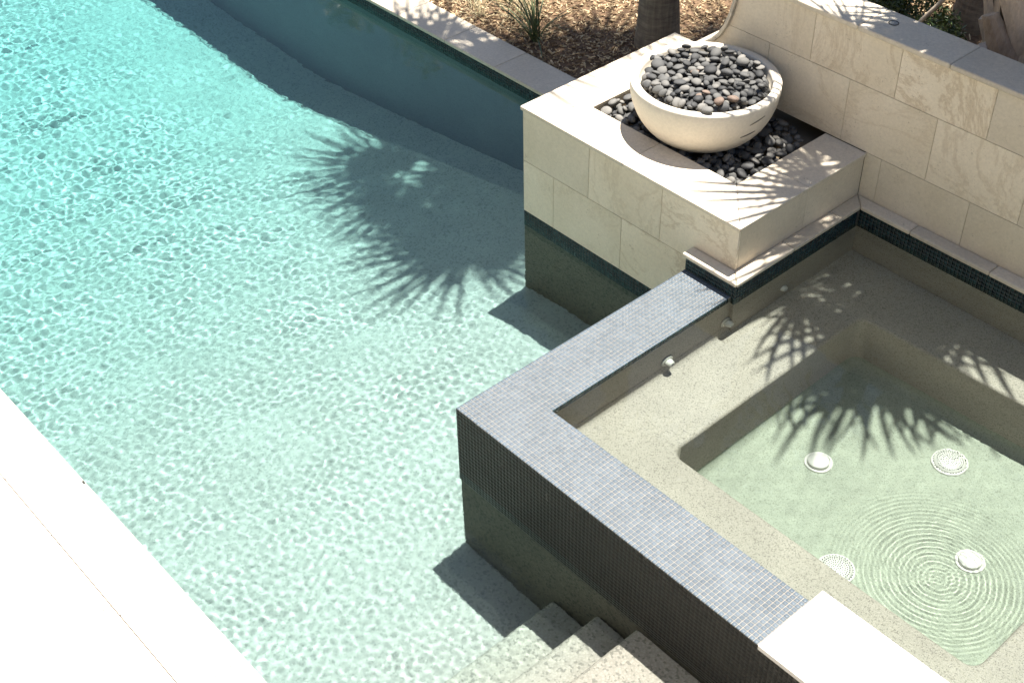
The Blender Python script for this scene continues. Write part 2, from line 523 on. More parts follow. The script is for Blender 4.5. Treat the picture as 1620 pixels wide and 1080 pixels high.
deck = tag(empty('pool_deck', (0, YD, ZD)), 'bright white stone deck along the near side of the pool', None, None, 'structure')
box('mortar_bed', (ends, -9.0, ZD - 0.07), (6.0, YD - 0.02, ZD - 0.006), M['pale_joint'], deck)
x = 5.2
while x > -6:
    prism('coping_stone', [(x - 0.6045, -1.880), (x, -1.880), (x, YD), (x - 0.6045, YD)], ZD - 0.03, ZD, 'z', M['deck'], deck, 0.005, 2)
    x -= 0.6096
y = -1.8855
row = 0
while y > -4.8:
    x = 5.2 - (0.305 if row % 2 else 0.08)
    while x > -6:
        box('paver', (x - 0.6045, y - 0.6045, ZD - 0.03), (x, y, ZD - 0.0005), M['deck'], deck, 0.002)
        x -= 0.6096
    y -= 0.6096
    row += 1

st = empty('pool_steps', (1.2, -0.8, ZW - 0.84), 'three submerged pebble-finished steps beside the mosaic spa wall', 'pool steps')
nos = [0.740, 1.065, 1.337, 2.45]
for i, D in enumerate((0.63, 0.355, 0.13)):
    bm = bmesh.new()
    bm_box(bm, (nos[i], YD + 0.012, ZW - 0.9), (nos[i + 1] + 0.0, -0.002, ZW - D))
    ed = [e for e in bm.edges if all(abs(v.co.z - (ZW - D)) < 1e-5 and abs(v.co.x - nos[i]) < 1e-5 for v in e.verts)]
    bmesh.ops.bevel(bm, geom=ed, offset=0.035, segments=4, affect='EDGES', profile=0.5)
    wet(from_bm('step', bm, M['step'], st))

# ------------------------------------------------------------------ spa wall with mosaic
sw = empty('spa_wall', (0, 0, ZW), 'low spa wall clad in blue-grey glass mosaic with pale grout, L-shaped', 'spa wall')
WE = 5.2
wet(box('wall_core', (0.02, 0.02, -2.0), (WE, W - 0.004, -0.0087), M['spa'], sw))
wet(box('wall_core', (0.02, W - 0.004, -2.0), (W - 0.004, PY + 0.05, -0.0087), M['spa'], sw))
wet(box('pool_side_face', (0.007, 0.007, -2.0), (WE, 0.0195, -0.0087), M['dark_wall'], sw))
wet(box('pool_side_face', (0.007, 0.0195, -2.0), (0.0195, PY + 0.05, -0.0087), M['dark_wall'], sw))
g = 0.0022
wet(box('grout_bed', (g, g, -0.0085), (WE, W - g, -g), M['grout'], sw))
wet(box('grout_bed', (g, W - g, -0.0085), (W - g, LW, -g), M['grout'], sw))
wet(box('grout_bed', (g, g, -22 * P), (WE, 0.0065, -0.0085), M['grey_grout'], sw))  # front grout darkened for shade like the tiles on it
wet(box('grout_bed', (g, 0.0065, -22 * P), (0.0065, PY, -0.0085), M['grey_grout'], sw))
wet(box('grout_bed', (W - 0.0045, W - 0.0045, -2 * P), (W - g, LW, -0.0085), M['grey_grout'], sw))
XE = 2.0465
nx = int(XE / P)
tiles('mosaic_top', (0, 0, -g), (1, 0, 0), (0, 1, 0), nx + 1, 14, M['tile'], sw, lambda I, J: (I + 1) * P < XE + 0.012)
ny = int((LW - W) / P)
tiles('mosaic_top', (0, W, -g), (1, 0, 0), (0, 1, 0), 14, ny + 1, M['tile'], sw, lambda I, J: (J + 1) * P < LW - W + 0.006)
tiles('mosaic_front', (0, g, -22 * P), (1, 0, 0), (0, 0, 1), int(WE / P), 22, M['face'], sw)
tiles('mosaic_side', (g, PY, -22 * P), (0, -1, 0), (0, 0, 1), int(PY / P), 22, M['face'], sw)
tiles('mosaic_inner', (W - g, W, -2 * P), (0, 1, 0), (0, 0, 1), ny, 2, M['teal'], sw)

# white slab that covers the wall end
sl_ = empty('slab_cap', (2.1, 0.2, 0), 'blinding white stone cap slab on the right end of the mosaic wall', 'stone cap')
prism('slab', [(XE + 0.002, -0.02), (2.62, -0.02), (2.62, 0.425), (XE + 0.002, 0.425)], 0.0, 0.030, 'z', M['deck'], sl_, 0.004, 2)
prism('slab', [(2.6225, -0.02), (3.8, -0.02), (3.8, 0.425), (2.6225, 0.425)], 0.0, 0.030, 'z', M['deck'], sl_, 0.004, 2)

# ------------------------------------------------------------------ spa basin
def rrect(x0, y0, x1, y1, r, n=6):
    pts = []
    for cx, cy, a0 in ((x1 - r, y1 - r, 0), (x0 + r, y1 - r, 90), (x0 + r, y0 + r, 180), (x1 - r, y0 + r, 270)):
        for i in range(n + 1):
            a = R(a0 + 90 * i / n)
            pts.append((cx + r * math.cos(a), cy + r * math.sin(a)))
    return pts
ZB_, ZF = -0.405, -0.92
basin = empty('spa_basin', (1.7, 1.5, ZF), 'tan pebble-plastered spa basin with benches round a sunken foot well', 'spa')
SX1 = 4.5
bm = bmesh.new()
rings = []
def ring(x0, y0, x1, y1, r, z):
    rings.append([bm.verts.new((px, py, z)) for px, py in rrect(x0, y0, x1, y1, r)])
ix0, iy0, ix1, iy1 = 0.818, 0.79, 2.665, 2.40
yb_ = WY - 0.004
for zz, o_ in ((0.0, 0.0), (-0.35, 0.0), (-0.385, 0.01), (-0.405, 0.025), (ZB_, 0.055)):
    ring(W - 0.002 + o_, W - 0.002 + o_, SX1 - o_, yb_ - o_, 0.03, zz)
for zz, o_ in ((ZB_, -0.02), (ZB_ - 0.004, -0.008), (ZB_ - 0.02, 0.0), (ZF + 0.06, 0.004), (ZF + 0.02, 0.02), (ZF, 0.06)):
    ring(ix0 + o_, iy0 + o_, ix1 - o_, iy1 - o_, 0.07, zz)
for a, b2 in zip(rings[1:-1], rings[2:]):
    n = len(a)
    for i in range(n):
        bm.faces.new((a[i], a[(i + 1) % n], b2[(i + 1) % n], b2[i]))
bm.faces.new(rings[-1])
for rg in rings[5:]:
    for v in rg:
        q = (v.co.x - 0.8) / 1.86
        v.co.y += (0.005 if v.co.y < 1.5 else 0.085) * q
for v in rings[0]: bm.verts.remove(v)
wet(from_bm('basin_shell', bm, M['spa'], basin, True))
sh_ = [o for o in C.objects if o.name == 'basin_shell'][0]
sh_.data.materials.append(M['well'])
for p_ in sh_.data.polygons:
    if p_.center.z < ZF + 0.05: p_.material_index = 1
def lathe(name, prof, n, m, parent=None, smooth=True, M_=None):
    bm = bmesh.new()
    rr = []
    for (r_, z_) in prof:
        if r_ < 1e-6:
            rr.append([bm.verts.new((0, 0, z_))])
        else:
            rr.append([bm.verts.new((r_ * math.cos(2 * math.pi * i / n), r_ * math.sin(2 * math.pi * i / n), z_)) for i in range(n)])
    for a, b2 in zip(rr[:-1], rr[1:]):
        for i in range(n):
            j = (i + 1) % n
            if len(a) == 1 and len(b2) == 1: continue
            if len(a) == 1: bm.faces.new((a[0], b2[i], b2[j]))
            elif len(b2) == 1: bm.faces.new((a[i], a[j], b2[0]))
            else: bm.faces.new((a[i], a[j], b2[j], b2[i]))
    if M_ is not None: bmesh.ops.transform(bm, matrix=M_, verts=bm.verts[:])
    return from_bm(name, bm, m, parent, smooth)

M['white'] = flat('white_plastic', (0.52, 0.51, 0.48), 0.35)
M['offwhite'] = flat('aged_white_plastic', (0.42, 0.41, 0.37), 0.4)
M['hole'] = flat('dark_opening', (0.015, 0.018, 0.015), 0.8)

def drain(x, y, rad, holes, label, z=ZF):
    e = empty('floor_drain' if holes else 'floor_fitting', (x, y, z), label, 'drain' if holes else 'pool fitting')
    T = Matrix.Translation((x, y, z))
    wet(lathe('flange', [(rad, 0.0), (rad, 0.006), (rad * .93, 0.010), (rad * .86, 0.010), (rad * .85, 0.004), (0, 0.004)], 40, M['white'], e, True, T))
    if holes:
        wet(lathe('cover', [(rad * .83, 0.006), (rad * .80, 0.019), (rad * .5, 0.026), (0, 0.029)], 40, M['white'], e, True, T))
        bm = bmesh.new()
        for q in range(1, 7):
            n = q * 6
            rr = rad * .76 * q / 6.6
            for i in range(n):
                a = 2 * math.pi * i / n + q * .3
                zc = 0.0295 - 0.008 * (rr / (rad * .8)) ** 2 * 1.1
                vs = [bm.verts.new((x + rr * math.cos(a) + 0.0035 * math.cos(t_), y + rr * math.sin(a) + 0.0035 * math.sin(t_), z + zc + 0.0006)) for t_ in (0, 1.05, 2.09, 3.14, 4.19, 5.24)]
                bm.faces.new(vs)
        for i in range(34):
            a = 2 * math.pi * i / 34
            T2 = Matrix.Translation((x, y, z)) @ Matrix.Rotation(a, 4, 'Z')
            vs = [bm.verts.new(T2 @ Vector(c)) for c in ((rad * .84, -0.0035, 0.0107), (rad * .9, -0.0035, 0.0107), (rad * .9, 0.0035, 0.0107), (rad * .84, 0.0035, 0.0107))]
            bm.faces.new(vs)
        h = wet(from_bm('drain_holes', bm, M['hole'], e)); h['kind'] = 'stuff'
    else:
        wet(lathe('cover', [(rad * .76, 0.003), (rad * .76, 0.024), (rad * .70, 0.030), (0, 0.032)], 40, M['white'], e, True, T))
        for dx_ in (-0.018, 0.018):
            bm = bmesh.new()
            bmesh.ops.create_circle(bm, cap_ends=True, radius=0.0035, segments=8, matrix=Matrix.Translation((x + dx_, y + dx_ * .4, z + 0.0335)))
            wet(from_bm('screw', bm, M['offwhite'], e))
drain(1.215, 1.575, 0.078, False, 'plain round white fitting on the foot well floor nearest the left bench')
drain(1.708, 2.10, 0.102, True, 'large perforated white drain cover at the foot of the back bench')
drain(1.745, 1.05, 0.102, True, 'large perforated white drain cover partly hidden by the front bench edge')
drain(2.18, 1.595, 0.078, False, 'plain round white fitting seen through the ring ripples')

def jet(x, y, z, axis, label):
    e = empty('spa_jet', (x, y, z), label, 'jet', 'white jets in the spa walls')
    T = Matrix.Translation((x, y, z)) @ (Matrix.Rotation(R(90), 4, 'Y') if axis == 'x' else Matrix.Rotation(R(90), 4, 'X'))
    wet(lathe('flange', [(0.045, 0), (0.045, 0.005), (0.038, 0.010), (0.029, 0.011), (0.029, 0.002)], 28, M['offwhite'], e, True, T))
    wet(lathe('nozzle', [(0.028, 0.0), (0.028, 0.016), (0.024, 0.034), (0.019, 0.044), (0.012, 0.047), (0.0115, 0.036)], 24, M['white'], e, True, T))
    wet(lathe('opening', [(0.0115, 0.038), (0, 0.038)], 16, M['hole'], e, False, T))
jet(W - 0.001, 1.234, -0.29, 'x', 'white jet in the side wall nearest the outer mosaic corner of the spa')
jet(W - 0.001, 1.730, -0.29, 'x', 'white jet in the side wall close below the end of the mosaic')
jet(W - 0.001, 2.215, -0.29, 'x', 'white jet under the stone ledge on the spa side of the plinth')
jet(1.04, WY - 0.005, -0.30, 'y', 'shaded white jet with dark opening in the spa wall under the tall stone wall')

# ------------------------------------------------------------------ plinth
pl = empty('stone_plinth', (-0.6, 2.4, ZW), 'square limestone plinth clad in large slabs, holding the pebble bowl', 'plinth')
T_ = 0.018
box('core', (PX0 + T_, PY + T_, 0.0), (PX1 - T_, 3.235, 0.30), M['joint'], pl)
wet(box('core', (PX0 + T_, PY + T_, -2.6), (PX1 + 0.0, 3.235, -0.0), M['joint'], pl))
wet(box('underwater_face', (PX0 + 0.004, PY + 0.004, -2.6), (0.0, PY + T_ - 0.001, -0.384 - 6 * P), M['dark_wall'], pl))
wet(box('underwater_face', (PX0 + 0.004, PY + T_ - 0.001, -2.6), (PX0 + T_ - 0.001, YB, -0.384 - 6 * P), M['dark_wall'], pl))
wet(box('grout_bed', (PX0 + 0.003, PY + 0.003, -0.386 - 6 * P), (0.0, PY + T_ - 0.001, -0.386), M['grey_grout'], pl))
wet(box('grout_bed', (PX0 + 0.003, PY + T_ - 0.001, -0.386 - 6 * P), (PX0 + T_ - 0.001, YB, -0.386), M['grey_grout'], pl))
tiles('mosaic_front', (PX0 + 0.002, PY + 0.003, -0.3855 - 6 * P), (1, 0, 0), (0, 0, 1), int(1.5 / P), 6, M['teal'], pl)
tiles('mosaic_side', (PX0 + 0.003, PY + 0.002 + 43 * P, -0.3855 - 6 * P), (0, -1, 0), (0, 0, 1), 43, 6, M['teal'], pl)
def slab_y(x0, x1, z0, z1, yf, parent, m='stone', t=T_ - 0.001):
    prism('stone', [(x0 + .0012, z0 + .0012), (x1 - .0012, z0 + .0012), (x1 - .0012, z1 - .0012), (x0 + .0012, z1 - .0012)], yf, yf + t, 'y', M[m], parent, 0.0012)
def slab_x(y0, y1, z0, z1, xf, parent, t=T_ - 0.001, m='stone'):
    lo, hi = (xf - t, xf) if t > 0 else (xf, xf - t)
    prism('stone', [(y0 + .0012, z0 + .0012), (y1 - .0012, z0 + .0012), (y1 - .0012, z1 - .0012), (y0 + .0012, z1 - .0012)], lo, hi, 'x', M[m], parent, 0.0012)
for x0, x1 in ((PX0, -0.90), (-0.90, -0.29), (-0.29, PX1)):
    slab_y(x0, x1, 0.008, 0.385, PY, pl)
for x0, x1 in ((PX0, -1.215), (-1.215, -0.605), (-0.605, 0.002)):
    slab_y(x0, x1, -0.384, 0.008, PY, pl)
for y0, y1 in ((PY + T_, 2.437), (2.437, 2.972)):
    slab_x(y0, y1, 0.085, 0.385, PX1, pl)
for z0, z1, js in ((0.008, 0.385, (PY + T_, 2.25, 2.86, 3.24)), (-0.384, 0.008, (PY + T_, 2.55, 3.24))):
    for a, b2 in zip(js[:-1], js[1:]):
        slab_x(a, b2, z0, z1, PX0, pl, -(T_ - 0.001))
slab_y(PX0, -1.1, 0.008, 0.385, 3.236, pl)
# cap: mitred frame round the pebble bed
ov = 0.0126
a0, a1, b0, b1 = PX0 - ov, PX1 + ov, PY - ov, 3.256
o0, o1, q0 = -1.19, 0.0, 2.150
gp = 0.0012
def capst(pts):
    prism('cap_stone', pts, PZ - 0.026, PZ, 'z', M['cap'], pl, 0.004, 2)
capst([(a0, b0), (-0.609, b0), (-0.609, q0), (o0, q0)])
capst([(-0.607, b0), (a1 - gp, b0), (o1 - gp, q0), (-0.607, q0)])
capst([(a1, b0 + gp), (a1, 2.431), (o1, 2.431), (o1, q0 + gp)])
capst([(a1, 2.433), (a1, WY - 0.001), (o1, WY - 0.001), (o1, 2.433)])
capst([(a0, b0 + gp), (o0, q0 + gp), (o0, 2.959), (a0, 2.959)])
capst([(a0, 2.961), (-1.105, 2.961), (-1.105, b1), (a0, b1)])
box('bed_edge', (o0 - 0.004, q0 - 0.004, 0.28), (o1 + 0.004, q0, PZ - 0.028), M['cap'], pl)
box('bed_edge', (o0 - 0.004, q0, 0.28), (o0, WY, PZ - 0.028), M['cap'], pl)
box('bed_edge', (o1, q0, 0.28), (o1 + 0.004, WY, PZ - 0.028), M['cap'], pl)

# spa coping round the plinth and along the tall wall, with teal band below
XC = PX1 + 0.0969      # outer nose of side strip
sc = empty('spa_coping', (0.3, 2.0, ZC), 'narrow bullnosed stone ledge round the foot of the plinth and tall wall over teal mosaic', 'coping')
xf, yf, yw = XC - 0.012, LW, WY - 0.0969 + 0.012
wet(box('ledge_core', (0.004, yf + 0.004, -1.2), (xf - 0.004, PY + 0.003, ZC - 0.031), M['spa'], sc))
wet(box('ledge_core', (PX1 + 0.001, PY + 0.003, -1.2), (xf - 0.004, WY, ZC - 0.031), M['spa'], sc))
wet(box('ledge_core', (xf - 0.004, yw + 0.004, -1.2), (5.0, WY, ZC - 0.031), M['spa'], sc))
zt = ZC - 0.0305
wet(box('grout_bed', (0.002, yf + 0.0018, zt - 6 * P), (xf - 0.0018, yf + 0.006, zt), M['grey_grout'], sc))
wet(box('grout_bed', (xf - 0.006, yf + 0.006, zt - 6 * P), (xf - 0.0018, yw + 0.0018, zt), M['grey_grout'], sc))
wet(box('grout_bed', (xf - 0.0018, yw + 0.0018, zt - 6 * P), (5.0, yw + 0.006, zt), M['grey_grout'], sc))
wet(box('grout_bed', (0.0, yf + 0.002, 0.0), (0.004, PY - 0.002, zt), M['grey_grout'], sc))
tiles('mosaic_band', (0.001, yf + 0.0018, zt - 6 * P), (1, 0, 0), (0, 0, 1), int(xf / P), 6, M['teal'], sc)
nb = int((yw - yf) / P)
tiles('mosaic_band', (xf - 0.0018, yf + 0.001, zt - 6 * P), (0, 1, 0), (0, 0, 1), nb, 6, M['teal'], sc)
tiles('mosaic_band', (xf + 0.002, yw + 0.0018, zt - 6 * P), (1, 0, 0), (0, 0, 1), int((4.9 - xf) / P), 6, M['teal'], sc)
def coping(pts):
    prism('coping_stone', pts, ZC - 0.030, ZC, 'z', M['cap'], sc, 0.009, 3)
yn = PY - 0.0969
wn_ = WY - 0.0969
coping([(-0.022, yn), (XC - gp, yn), (PX1 - gp, PY - gp), (-0.022, PY - gp)])
js = [yn + gp, 2.25, 2.72]
coping([(XC, yn + gp), (XC, 2.249), (PX1, 2.249), (PX1, PY)])
coping([(XC, 2.251), (XC, 2.70), (PX1, 2.70), (PX1, 2.251)])
coping([(XC, 2.702), (XC, wn_ - gp), (PX1 + 0.0, WY - gp), (PX1, 2.702)])
xj = [XC, 0.745, 1.285, 1.84, 2.40, 2.95, 3.5, 4.1, 4.7]
for i in range(len(xj) - 1):
    p0 = (PX1 + 2 * gp, WY - gp) if i == 0 else (xj[i] + gp, WY - gp)
    coping([(xj[i] + gp, wn_), (xj[i + 1] - gp, wn_), (xj[i + 1] - gp, WY - gp), p0])

# ------------------------------------------------------------------ tall wall with swept end
tw = empty('garden_wall', (2, 3.1, ZD), 'tall limestone garden wall with stone cap and a concave swept left end', 'wall')
SC = [(-1.10, 0.41), (-1.10, 0.56), (-1.05, 0.585), (-0.98, 0.635), (-0.925, 0.68), (-0.873, 0.738), (-0.832, 0.81), (-0.800, 0.90), (-0.776, 1.0), (-0.760, 1.08), (-0.752, 1.144)]
def scx(z):
    return float(np.interp(z, [p[1] for p in SC[1:]], [p[0] for p in SC[1:]])) if z > 0.56 else -1.10
def scroll_pts(z0, z1):
    zs = [z0] + [p[1] for p in SC if z0 < p[1] < z1] + [z1]
    return [(scx(z), z) for z in zs]
core = [(PX1, -0.6), (5.6, -0.6), (5.6, 1.143)] + [(x + 0.01, z - 0.002) for x, z in SC[::-1]][:-1] + [(-1.09, 0.41), (PX1, 0.41)]
prism('core', core, WY + T_, 3.232, 'y', M['joint'], tw)
def wall_course(z0, z1, joints):
    """joints: first value None = start at the sweep"""
    for a, b2 in zip(joints[:-1], joints[1:]):
        if a is None:
            left = [(x + 0.0015, z) for x, z in scroll_pts(z0 + .0012, z1 - .0012)]
            pts = [(b2 - .0012, z0 + .0012), (b2 - .0012, z1 - .0012)] + left[::-1]
            prism('stone', pts, WY, WY + T_ - 0.001, 'y', M['stone'], tw, 0.0010)
        else:
            slab_y(a, b2, z0, z1, WY, tw)
s = 0.6076
wall_course(0.824, 1.143, [None] + [-0.190 + s * i for i in range(0, 10)])
wall_course(0.4115, 0.824, [None] + [-0.499 + s * i for i in range(0, 10)])
wall_course(0.09, 0.4115, [PX1, 0.4137] + [0.4137 + s * i for i in range(1, 9)])
for z0, z1, off in ((0.412, 0.78, 0), (0.0, 0.412, .3), (-0.42, 0.0, 0), (0.78, 1.143, .3)):
    x = -0.7 + off
    while x < 5.4:
        slab_y(x, x + s, z0, z1, 3.233, tw, t=0.009)
        x += s
xj = [-0.7565, -0.495, 0.113, 0.729, 1.339, 1.95, 2.56, 3.17, 3.78, 4.4, 5.0]
for i in range(len(xj) - 1):
    prism('cap_stone', [(xj[i] + gp, 2.950), (xj[i + 1] - gp, 2.950), (xj[i + 1] - gp, 3.246), (xj[i] + gp, 3.246)], WT - 0.034, WT, 'z', M['cap'], tw, 0.009, 3)
# rounded trim that follows the sweep, laid in short pieces across the wall's thickness
pts = [Vector((p[0], 0, p[1])) for p in SC[1:]]
dense = []
for a, b2 in zip(pts[:-1], pts[1:]):
    for i in range(4): dense.append(a.lerp(b2, i / 4))
dense.append(pts[-1])
seglen, acc, cur, segs = 0.115, 0, [dense[0]], []
for a, b2 in zip(dense[:-1], dense[1:]):
    acc += (b2 - a).length
    cur.append(b2)
    if acc >= seglen or b2 is dense[-1]:
        segs.append(cur); cur = [b2]; acc = 0
for sg in segs:
    bm = bmesh.new()
    rings2 = []
    for i, p in enumerate(sg):
        t_ = (sg[min(i + 1, len(sg) - 1)] - sg[max(i - 1, 0)]).normalized()
        n_ = Vector((-t_.z, 0, t_.x))
        pp = p + t_ * (0.0015 if i == 0 else -0.0015 if i == len(sg) - 1 else 0)
        rg = []
        prof = [(2.948, 0.0)] + [(2.962 - 0.014 * math.cos(R(q)), 0.014 + 0.014 * math.sin(R(q))) for q in (0, 45, 90)] + [(3.236, 0.028), (3.244, 0.02), (3.246, 0.0)]
        for yy, hh in prof:
            rg.append(bm.verts.new((pp.x + n_.x * hh, yy, pp.z + n_.z * hh)))
        rings2.append(rg)
    k = len(rings2[0])
    for a, b2 in zip(rings2[:-1], rings2[1:]):
        for i in range(k):
            bm.faces.new((a[i], a[(i + 1) % k], b2[(i + 1) % k], b2[i]))
    bm.faces.new(rings2[0]); bm.faces.new(rings2[-1])
    from_bm('trim_piece', bm, M['cap'], tw)
pg = empty('wall_plug', (0.238, 3.118, WT), 'small round grey plug set in the shaded cap of the tall wall', 'plug')
lathe('plug_ring', [(0.030, 0.0), (0.030, 0.003), (0.027, 0.0035), (0.026, 0.0005)], 24, M['hole'], pg, True, Matrix.Translation((0.238, 3.118, WT)))
lathe('plug_face', [(0.026, 0.0), (0.024, 0.002), (0, 0.0022)], 24, flat('grey_plug', (0.33, 0.32, 0.29), 0.6), pg, True, Matrix.Translation((0.238, 3.118, WT)))

# ------------------------------------------------------------------ bowl
BC = Vector((-0.585, 2.497, 0))
BZ, BR = 0.735, 0.4575
e = empty('fire_bowl', (BC.x, BC.y, 0.36), 'round cream cast-stone bowl heaped with dark pebbles on the plinth', 'bowl')
prof = [(0.0, 0.345), (0.17, 0.345)]
for i in range(0, 17):
    t_ = i / 16
    z_ = 0.345 + (BZ - 0.012 - 0.345) * (1 - math.cos(t_ * math.pi / 2)) ** 0.9
    r_ = 0.17 + (BR - 0.17) * math.sin(t_ * math.pi / 2) ** 0.92
    prof.append((r_, z_))
prof += [(BR, BZ - 0.012), (BR - 0.003, BZ - 0.004), (BR - 0.010, BZ), (BR - 0.046, BZ), (BR - 0.054, BZ - 0.006), (BR - 0.058, BZ - 0.02), (BR - 0.07, BZ - 0.12), (0, BZ - 0.13)]
clean = [prof[0]]
for q in prof[1:]:
    if (q[0] - clean[-1][0]) ** 2 + (q[1] - clean[-1][1]) ** 2 > 1e-8: clean.append(q)
lathe('bowl_shell', clean, 96, M['bowl'], e, True, Matrix.Translation((BC.x, BC.y, 0)))
M['gap_shade'] = flat('dark_gap_shade', (0.018, 0.018, 0.017), 0.9)  # dark sheet standing in for the shade between the pebbles
lathe('gap_shade_disc', [(0, BZ - 0.068), (0.25, BZ - 0.072), (BR - 0.062, BZ - 0.080)], 40, M['gap_shade'], e, True, Matrix.Translation((BC.x, BC.y, 0)))
def bowl_r(z):
    zz = [p[1] for p in clean[1:18]]; rr = [p[0] for p in clean[1:18]]
    return float(np.interp(z, zz, rr))
def slot(a0_, a1_, z0, z1, dz):
    bm = bmesh.new()
    prev = None
    n = 12
    for i in range(n + 1):
        t_ = i / n
        a = R(a0_ + (a1_ - a0_) * t_)
        z_ = z0 + (z1 - z0) * t_
        w_ = dz * (0.25 + 0.75 * math.sin(math.pi * min(max(t_, .02), .98)) ** .5)
        v_ = []
        for zz, off in ((z_ - w_ / 2, 0.0012), (z_ + w_ / 2, 0.0012), (z_ + w_ / 2, -0.004), (z_ - w_ / 2, -0.004)):
            rr = bowl_r(zz) + off
            v_.append(bm.verts.new((BC.x + rr * math.cos(a), BC.y + rr * math.sin(a), zz)))
        if prev:
            for k in range(4): bm.faces.new((prev[k], prev[(k + 1) % 4], v_[(k + 1) % 4], v_[k]))
        else: bm.faces.new(v_)
        prev = v_
    bm.faces.new(prev)
    from_bm('slot', bm, M['slotdark'], e, True)
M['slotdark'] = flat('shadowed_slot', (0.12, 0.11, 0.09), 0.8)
slot(-12, 3, 0.632, 0.655, 0.010)
slot(-17, -3, 0.545, 0.560, 0.014)

# ------------------------------------------------------------------ pebbles: dropped one by one onto a height map
def ellipsoid_mesh(name, seed):
    r = np.random.default_rng(seed)
    bm = bmesh.new()
    bmesh.ops.create_icosphere(bm, subdivisions=2, radius=1)
    ph = r.uniform(0, 6.28, 6)
    for v in bm.verts:
        d = v.co
        f = 1 + 0.09 * math.sin(2 * d.x + ph[0]) + 0.07 * math.sin(2.6 * d.y + ph[1]) + 0.05 * math.sin(3 * d.z + 2 * d.x + ph[2])
        v.co = Vector((math.copysign(abs(d.x) ** .92, d.x) * f, math.copysign(abs(d.y) ** .92, d.y) * f, d.z * (1 + 0.06 * math.sin(2 * d.x + ph[3]))))
    me = bpy.data.meshes.new(name)
    bm.to_mesh(me); bm.free()
    me.polygons.foreach_set('use_smooth', np.ones(len(me.polygons), bool))
    return me
peb_me = [ellipsoid_mesh('pebble', 20 + i) for i in range(7)]
warm_me = [m_.copy() for m_ in peb_me[:3]]
for m_ in peb_me: m_.materials.append(M['pebble'])
for m_ in warm_me: m_.materials.append(M['warm_pebble'])

def drop(x0, y0, x1, y1, base, allowed, count, seed, smin=0.017, smax=0.036, g_=0.004):
    r = np.random.default_rng(seed)
    nx_, ny_ = int((x1 - x0) / g_), int((y1 - y0) / g_)
    gx = x0 + (np.arange(nx_) + .5) * g_; gy = y0 + (np.arange(ny_) + .5) * g_
    X, Y = np.meshgrid(gx, gy, indexing='ij')
    H = base(X, Y).astype(float)
    own = -np.ones(H.shape, int)
    ok = allowed(X, Y)
    out = []
    for n in range(count):
        a = float(np.clip(r.lognormal(math.log(0.0275), 0.22), smin, smax)); b_ = a * r.uniform(.68, .95); c_ = a * r.uniform(.36, .56)
        rad = max(a, b_)
        best = None
        for _ in range(9):
            px = r.uniform(x0 + rad, x1 - rad); py = r.uniform(y0 + rad, y1 - rad)
            if not allowed(np.array(px), np.array(py)): continue
            i0 = int((px - rad - x0) / g_); i1 = int((px + rad - x0) / g_) + 1
            j0 = int((py - rad - y0) / g_); j1 = int((py + rad - y0) / g_) + 1
            if i0 < 0 or j0 < 0: continue
            if not ok[i0:i1, j0:j1].mean() > 0.93: continue
            h = H[i0:i1, j0:j1].mean()
            if best is None or h < best[0]: best = (h, px, py, i0, i1, j0, j1)
        if best is None: continue
        h, px, py, i0, i1, j0, j1 = best
        dx, dy = X[i0:i1, j0:j1] - px, Y[i0:i1, j0:j1] - py
        hh = H[i0:i1, j0:j1]
        A = np.stack([dx.ravel(), dy.ravel(), np.ones(dx.size)], 1)
        sol = np.linalg.lstsq(A, hh.ravel(), rcond=None)[0]
        sx, sy = np.clip(sol[:2] * 0.9 + r.normal(0, .16, 2), -.9, .9)
        nrm = Vector((-sx, -sy, 1)).normalized()
        yaw = r.uniform(0, 6.283)
        rot = nrm.to_track_quat('Z', 'Y').to_matrix() @ Matrix.Rotation(yaw, 3, 'Z')
        Rm = np.array(rot)
        Q = Rm @ np.diag([1 / a ** 2, 1 / b_ ** 2, 1 / c_ ** 2]) @ Rm.T
        # z extents of the ellipsoid above each cell
        qa = Q[2, 2]; qb = 2 * (Q[0, 2] * dx + Q[1, 2] * dy); qc = Q[0, 0] * dx ** 2 + Q[1, 1] * dy ** 2 + 2 * Q[0, 1] * dx * dy - 1
        disc = qb ** 2 - 4 * qa * qc
        inside = disc > 0
        if not inside.any(): continue
        sq = np.sqrt(np.where(inside, disc, 0))
        top = (-qb + sq) / (2 * qa); bot = (-qb - sq) / (2 * qa)
        zc = np.percentile((hh - bot)[inside], 93)
        newH = np.where(inside, zc + top, -1)
        up = inside & (newH > hh)
        H[i0:i1, j0:j1][up] = newH[up]
        own[i0:i1, j0:j1][up] = len(out)
        out.append(((px, py, zc), rot, (a, b_, c_)))
    cnt = np.bincount(own[own >= 0].ravel(), minlength=len(out))
    return out, cnt

def bed_base(X, Y):
    b = 0.300 + 0.075 * np.clip((X + 0.6) / 0.6, -0.2, 1) * np.clip((Y - 2.3) / .6, 0, 1)
    d = np.hypot(X - BC.x, Y - BC.y)
    return b
bed, bcnt = drop(o0 + 0.002, q0 + 0.002, o1 - 0.002, WY - 0.004, bed_base,
                 lambda x, y: (np.hypot(x - BC.x, y - BC.y) > 0.245), 640, 11, 0.020, 0.040)
ri = BR - 0.066
def bowl_base(X, Y):
    d = np.hypot(X - BC.x, Y - BC.y)
    return BZ - 0.060 + 0.020 * np.clip(1 - (d / ri) ** 2, 0, 1) + 0.012 * np.sin(9 * X + 2) * np.sin(8 * Y)
heap, hcnt = drop(BC.x - ri, BC.y - ri, BC.x + ri, BC.y + ri, bowl_base, lambda x, y: np.hypot(x - BC.x, y - BC.y) < ri - 0.0, 360, 12, 0.020, 0.042)

